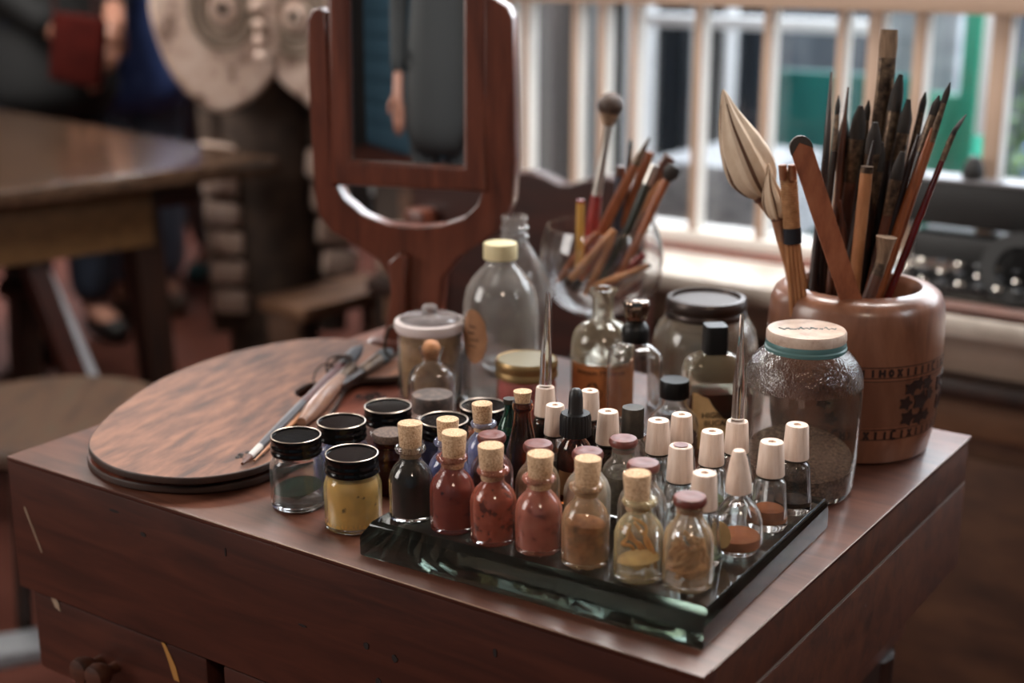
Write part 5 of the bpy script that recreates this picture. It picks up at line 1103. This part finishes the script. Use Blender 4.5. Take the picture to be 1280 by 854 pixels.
def person(loc, rz, label, jacket, trousers, shoe, hairm, arms, h=1.72, stance=.09, coat=False):
    """local: faces -Y; arms: two lists of joints (shoulder, elbow, wrist, direction of the hand)"""
    k = h/1.72; o = empty('person', (loc[0], loc[1], loc[2] if len(loc) > 2 else 0), label, 'person', None, rz); o.scale = (k, k, k)
    hip, kn, an = [(s*.09, 0, .90) for s in (-1, 1)], [(s*stance*1.05, -.015, .49) for s in (-1, 1)], [(s*stance*1.1, .02, .09) for s in (-1, 1)]
    pel = (0, 0, .95)
    body = [[(*pel, .13), (0, 0, 1.12, .12), (0, .01, 1.30, .135), (0, .01, 1.42, .11), (0, 0, 1.49, .055), (0, -.01, 1.56, .07), (0, -.015, 1.64, .088), (0, -.01, 1.70, .06)], [(0, -.015, 1.64, .088), (0, -.11, 1.60, .016)]]
    for s in (0, 1): body.append([(*pel, .13), (*hip[s], .085), (*kn[s], .055), (*an[s], .04), (an[s][0], -.11, .035, .03)])
    jc = [[(*pel, .16), (0, 0, 1.12, .15), (0, .01, 1.30, .165), (0, .01, 1.43, .12), (0, 0, 1.49, .07)]]
    for s, (sh, el, wr, hd) in enumerate(arms):
        body.append([(0, .01, 1.42, .11), (*sh, .055), (*el, .040), (*wr, .027)])
        hc = hand_chains(wr, hd, 1 if s else -1); body += [[(*wr, .027)]+c[1:] if i == 0 else c for i, c in enumerate(hc)]
        e2_ = tuple(Vector(el).lerp(Vector(wr), .86)); jc.append([(0, .01, 1.43, .12), (*sh, .072), (*el, .056), (*e2_, .044)])
    skinned('body', body, skin, o)
    if coat: jc[0] = [(0, 0, .66, .215), (0, 0, .8, .22), (*pel, .215), (0, 0, 1.12, .185)]+jc[0][2:]
    skinned('jacket', jc, jacket, o)
    tr = [[(*pel, .13 if coat else .15), (*hip[s], .105), (*kn[s], .082), (an[s][0], an[s][1], .10, .070)] for s in (0, 1)]
    skinned('trousers', tr, trousers, o)
    for s in (0, 1):
        skinned('shoe', [[(an[s][0], .04, .05, .042), (an[s][0], -.05, .045, .042), (an[s][0], -.13, .035, .036)]], shoe, o)
    skinned('hair', [[(0, .03, 1.60, .085), (0, .015, 1.67, .098), (0, -.01, 1.73, .06)]], hairm, o)
    for s in (-1, 1):
        MB().lathe([(0, -.011), (.008, -.008), (.0115, 0), (.008, .008), (0, .011)], 12, Matrix.Translation((s*.032, -.092, 1.635))).build('eye', plain('eye', (40, 30, 26), .2), o)
        MB().lathe([(0, -.03), (.012, -.02), (.016, 0), (.014, .02), (0, .03)], 12, Matrix.Translation((s*.088, 0, 1.62))).build('ear', skin, o)
    MB().tube([(-.022, -.088, 1.575), (0, -.096, 1.573), (.022, -.088, 1.575)], [.003, .006, .003], 8).build('mouth', plain('lip', (140, 76, 70), .5), o)
    return o
jeans = mottled('jeans', [(70, 86, 110), (120, 140, 168)], 14, (1, 1, .4), .8, bump=.1)
hang = lambda s: ((s*.19, .01, 1.40), (s*.235, .03, 1.12), (s*.23, -.05, .88), (0, -.1, -1))
fold = lambda s: ((s*.19, .01, 1.40), (s*.25, -.02, 1.12), (s*.07, -.24, .95 if s > 0 else .90), (-s*.45, -.3, -.85))
person((-1.33, 4.10), math.radians(52), 'person in long black jacket at the far left, hands held in front over the table', plain('black_jacket', (17, 18, 20), .8, bump=.2, bscale=60), mottled('dark_jeans', [(24, 30, 42), (44, 54, 72)], 14, rough=.8), plain('black_shoe', (20, 18, 18), .5), plain('hair_dark', (30, 22, 18), .7), (fold(-1), fold(1)), 1.74, .10, True)
blue_cloth = mottled('blue_cloth', [(44, 64, 122), (84, 114, 190)], 10, rough=.8, bump=.2)
person((-1.20, 4.50), math.radians(30), 'person in blue jacket and faded jeans standing beside the black jacket', blue_cloth, jeans, plain('brown_shoe2', (70, 52, 42), .5), plain('hair_brown', (60, 40, 28), .7), (hang(-1), hang(1)), 1.66, .08, True)
person((-1.17, 5.02), math.radians(-20), 'person in grey trousers and teal shoes, half hidden behind the long table leg', mottled('navy_cloth', [(26, 36, 72), (48, 66, 118)], 10, rough=.8, bump=.2), mottled('grey_stripe', [(78, 72, 70), (104, 96, 92)], 40, (1, 1, 4), .85, bump=.1), plain('teal_shoe', (46, 96, 100), .5), plain('hair_black', (30, 24, 20), .7), (hang(-1), hang(1)), 1.70, .08, True)
person((1.62, 3.95, -.78), math.radians(-20), 'person in light blue shirt outside, cut off by the right edge of the photo', mottled('pale_blue_shirt', [(96, 116, 176), (124, 144, 200)], 10, rough=.8, bump=.1), plain('dark_trousers2', (40, 42, 48), .85), plain('brown_shoe', (60, 40, 30), .5), plain('hair_dark3', (34, 26, 22), .7), (hang(-1), hang(1)), 1.66, .09)
# dark bag held at the hands
bgp = at_y(98, 62, 3.58); bag = empty('leather_bag', bgp, 'dark maroon leather bag held by the person in black', 'bag')
MB().box((0, 0, 0), (.13, .06, .17), Matrix.Rotation(.15, 4, 'Y'), 0, .02).build('pouch', mottled('maroon_leather', [(44, 10, 8), (70, 20, 15)], 30, rough=.95, spec=.1), bag)
MB().tube(smooth_path([(-.05, 0, .08), (-.04, 0, .16), (.04, 0, .16), (.05, 0, .08)], 4), .007, 8).build('strap', plain('strap', (50, 24, 22), .5), bag)
# the one who stands left of the camera, seen in the mirror
person((-.80, .15), math.radians(150), 'person in dark clothes seen only in the dressing mirror', plain('dark_coat', (40, 40, 40), .8), plain('dark_trousers', (46, 46, 47), .85), plain('black_shoe2', (22, 20, 20), .5), plain('hair_dark2', (34, 26, 22), .7), (hang(-1), hang(1)), 1.76, .09, True)
# teal boarded wall behind the camera, seen in the mirror
tw = struct(MB().box((-.9, -2.45, 1.4), (6.1, .06, 2.8)).build('wall_front', plain('teal_wall', (40, 72, 88), .6)))
for k in range(14): MB().box((-.9, -2.405, .12+k*.19), (6.0, .03, .178), Matrix.Identity(4), 0, .006).build('board', plain('teal_siding', (72, 100, 116), .55), tw)
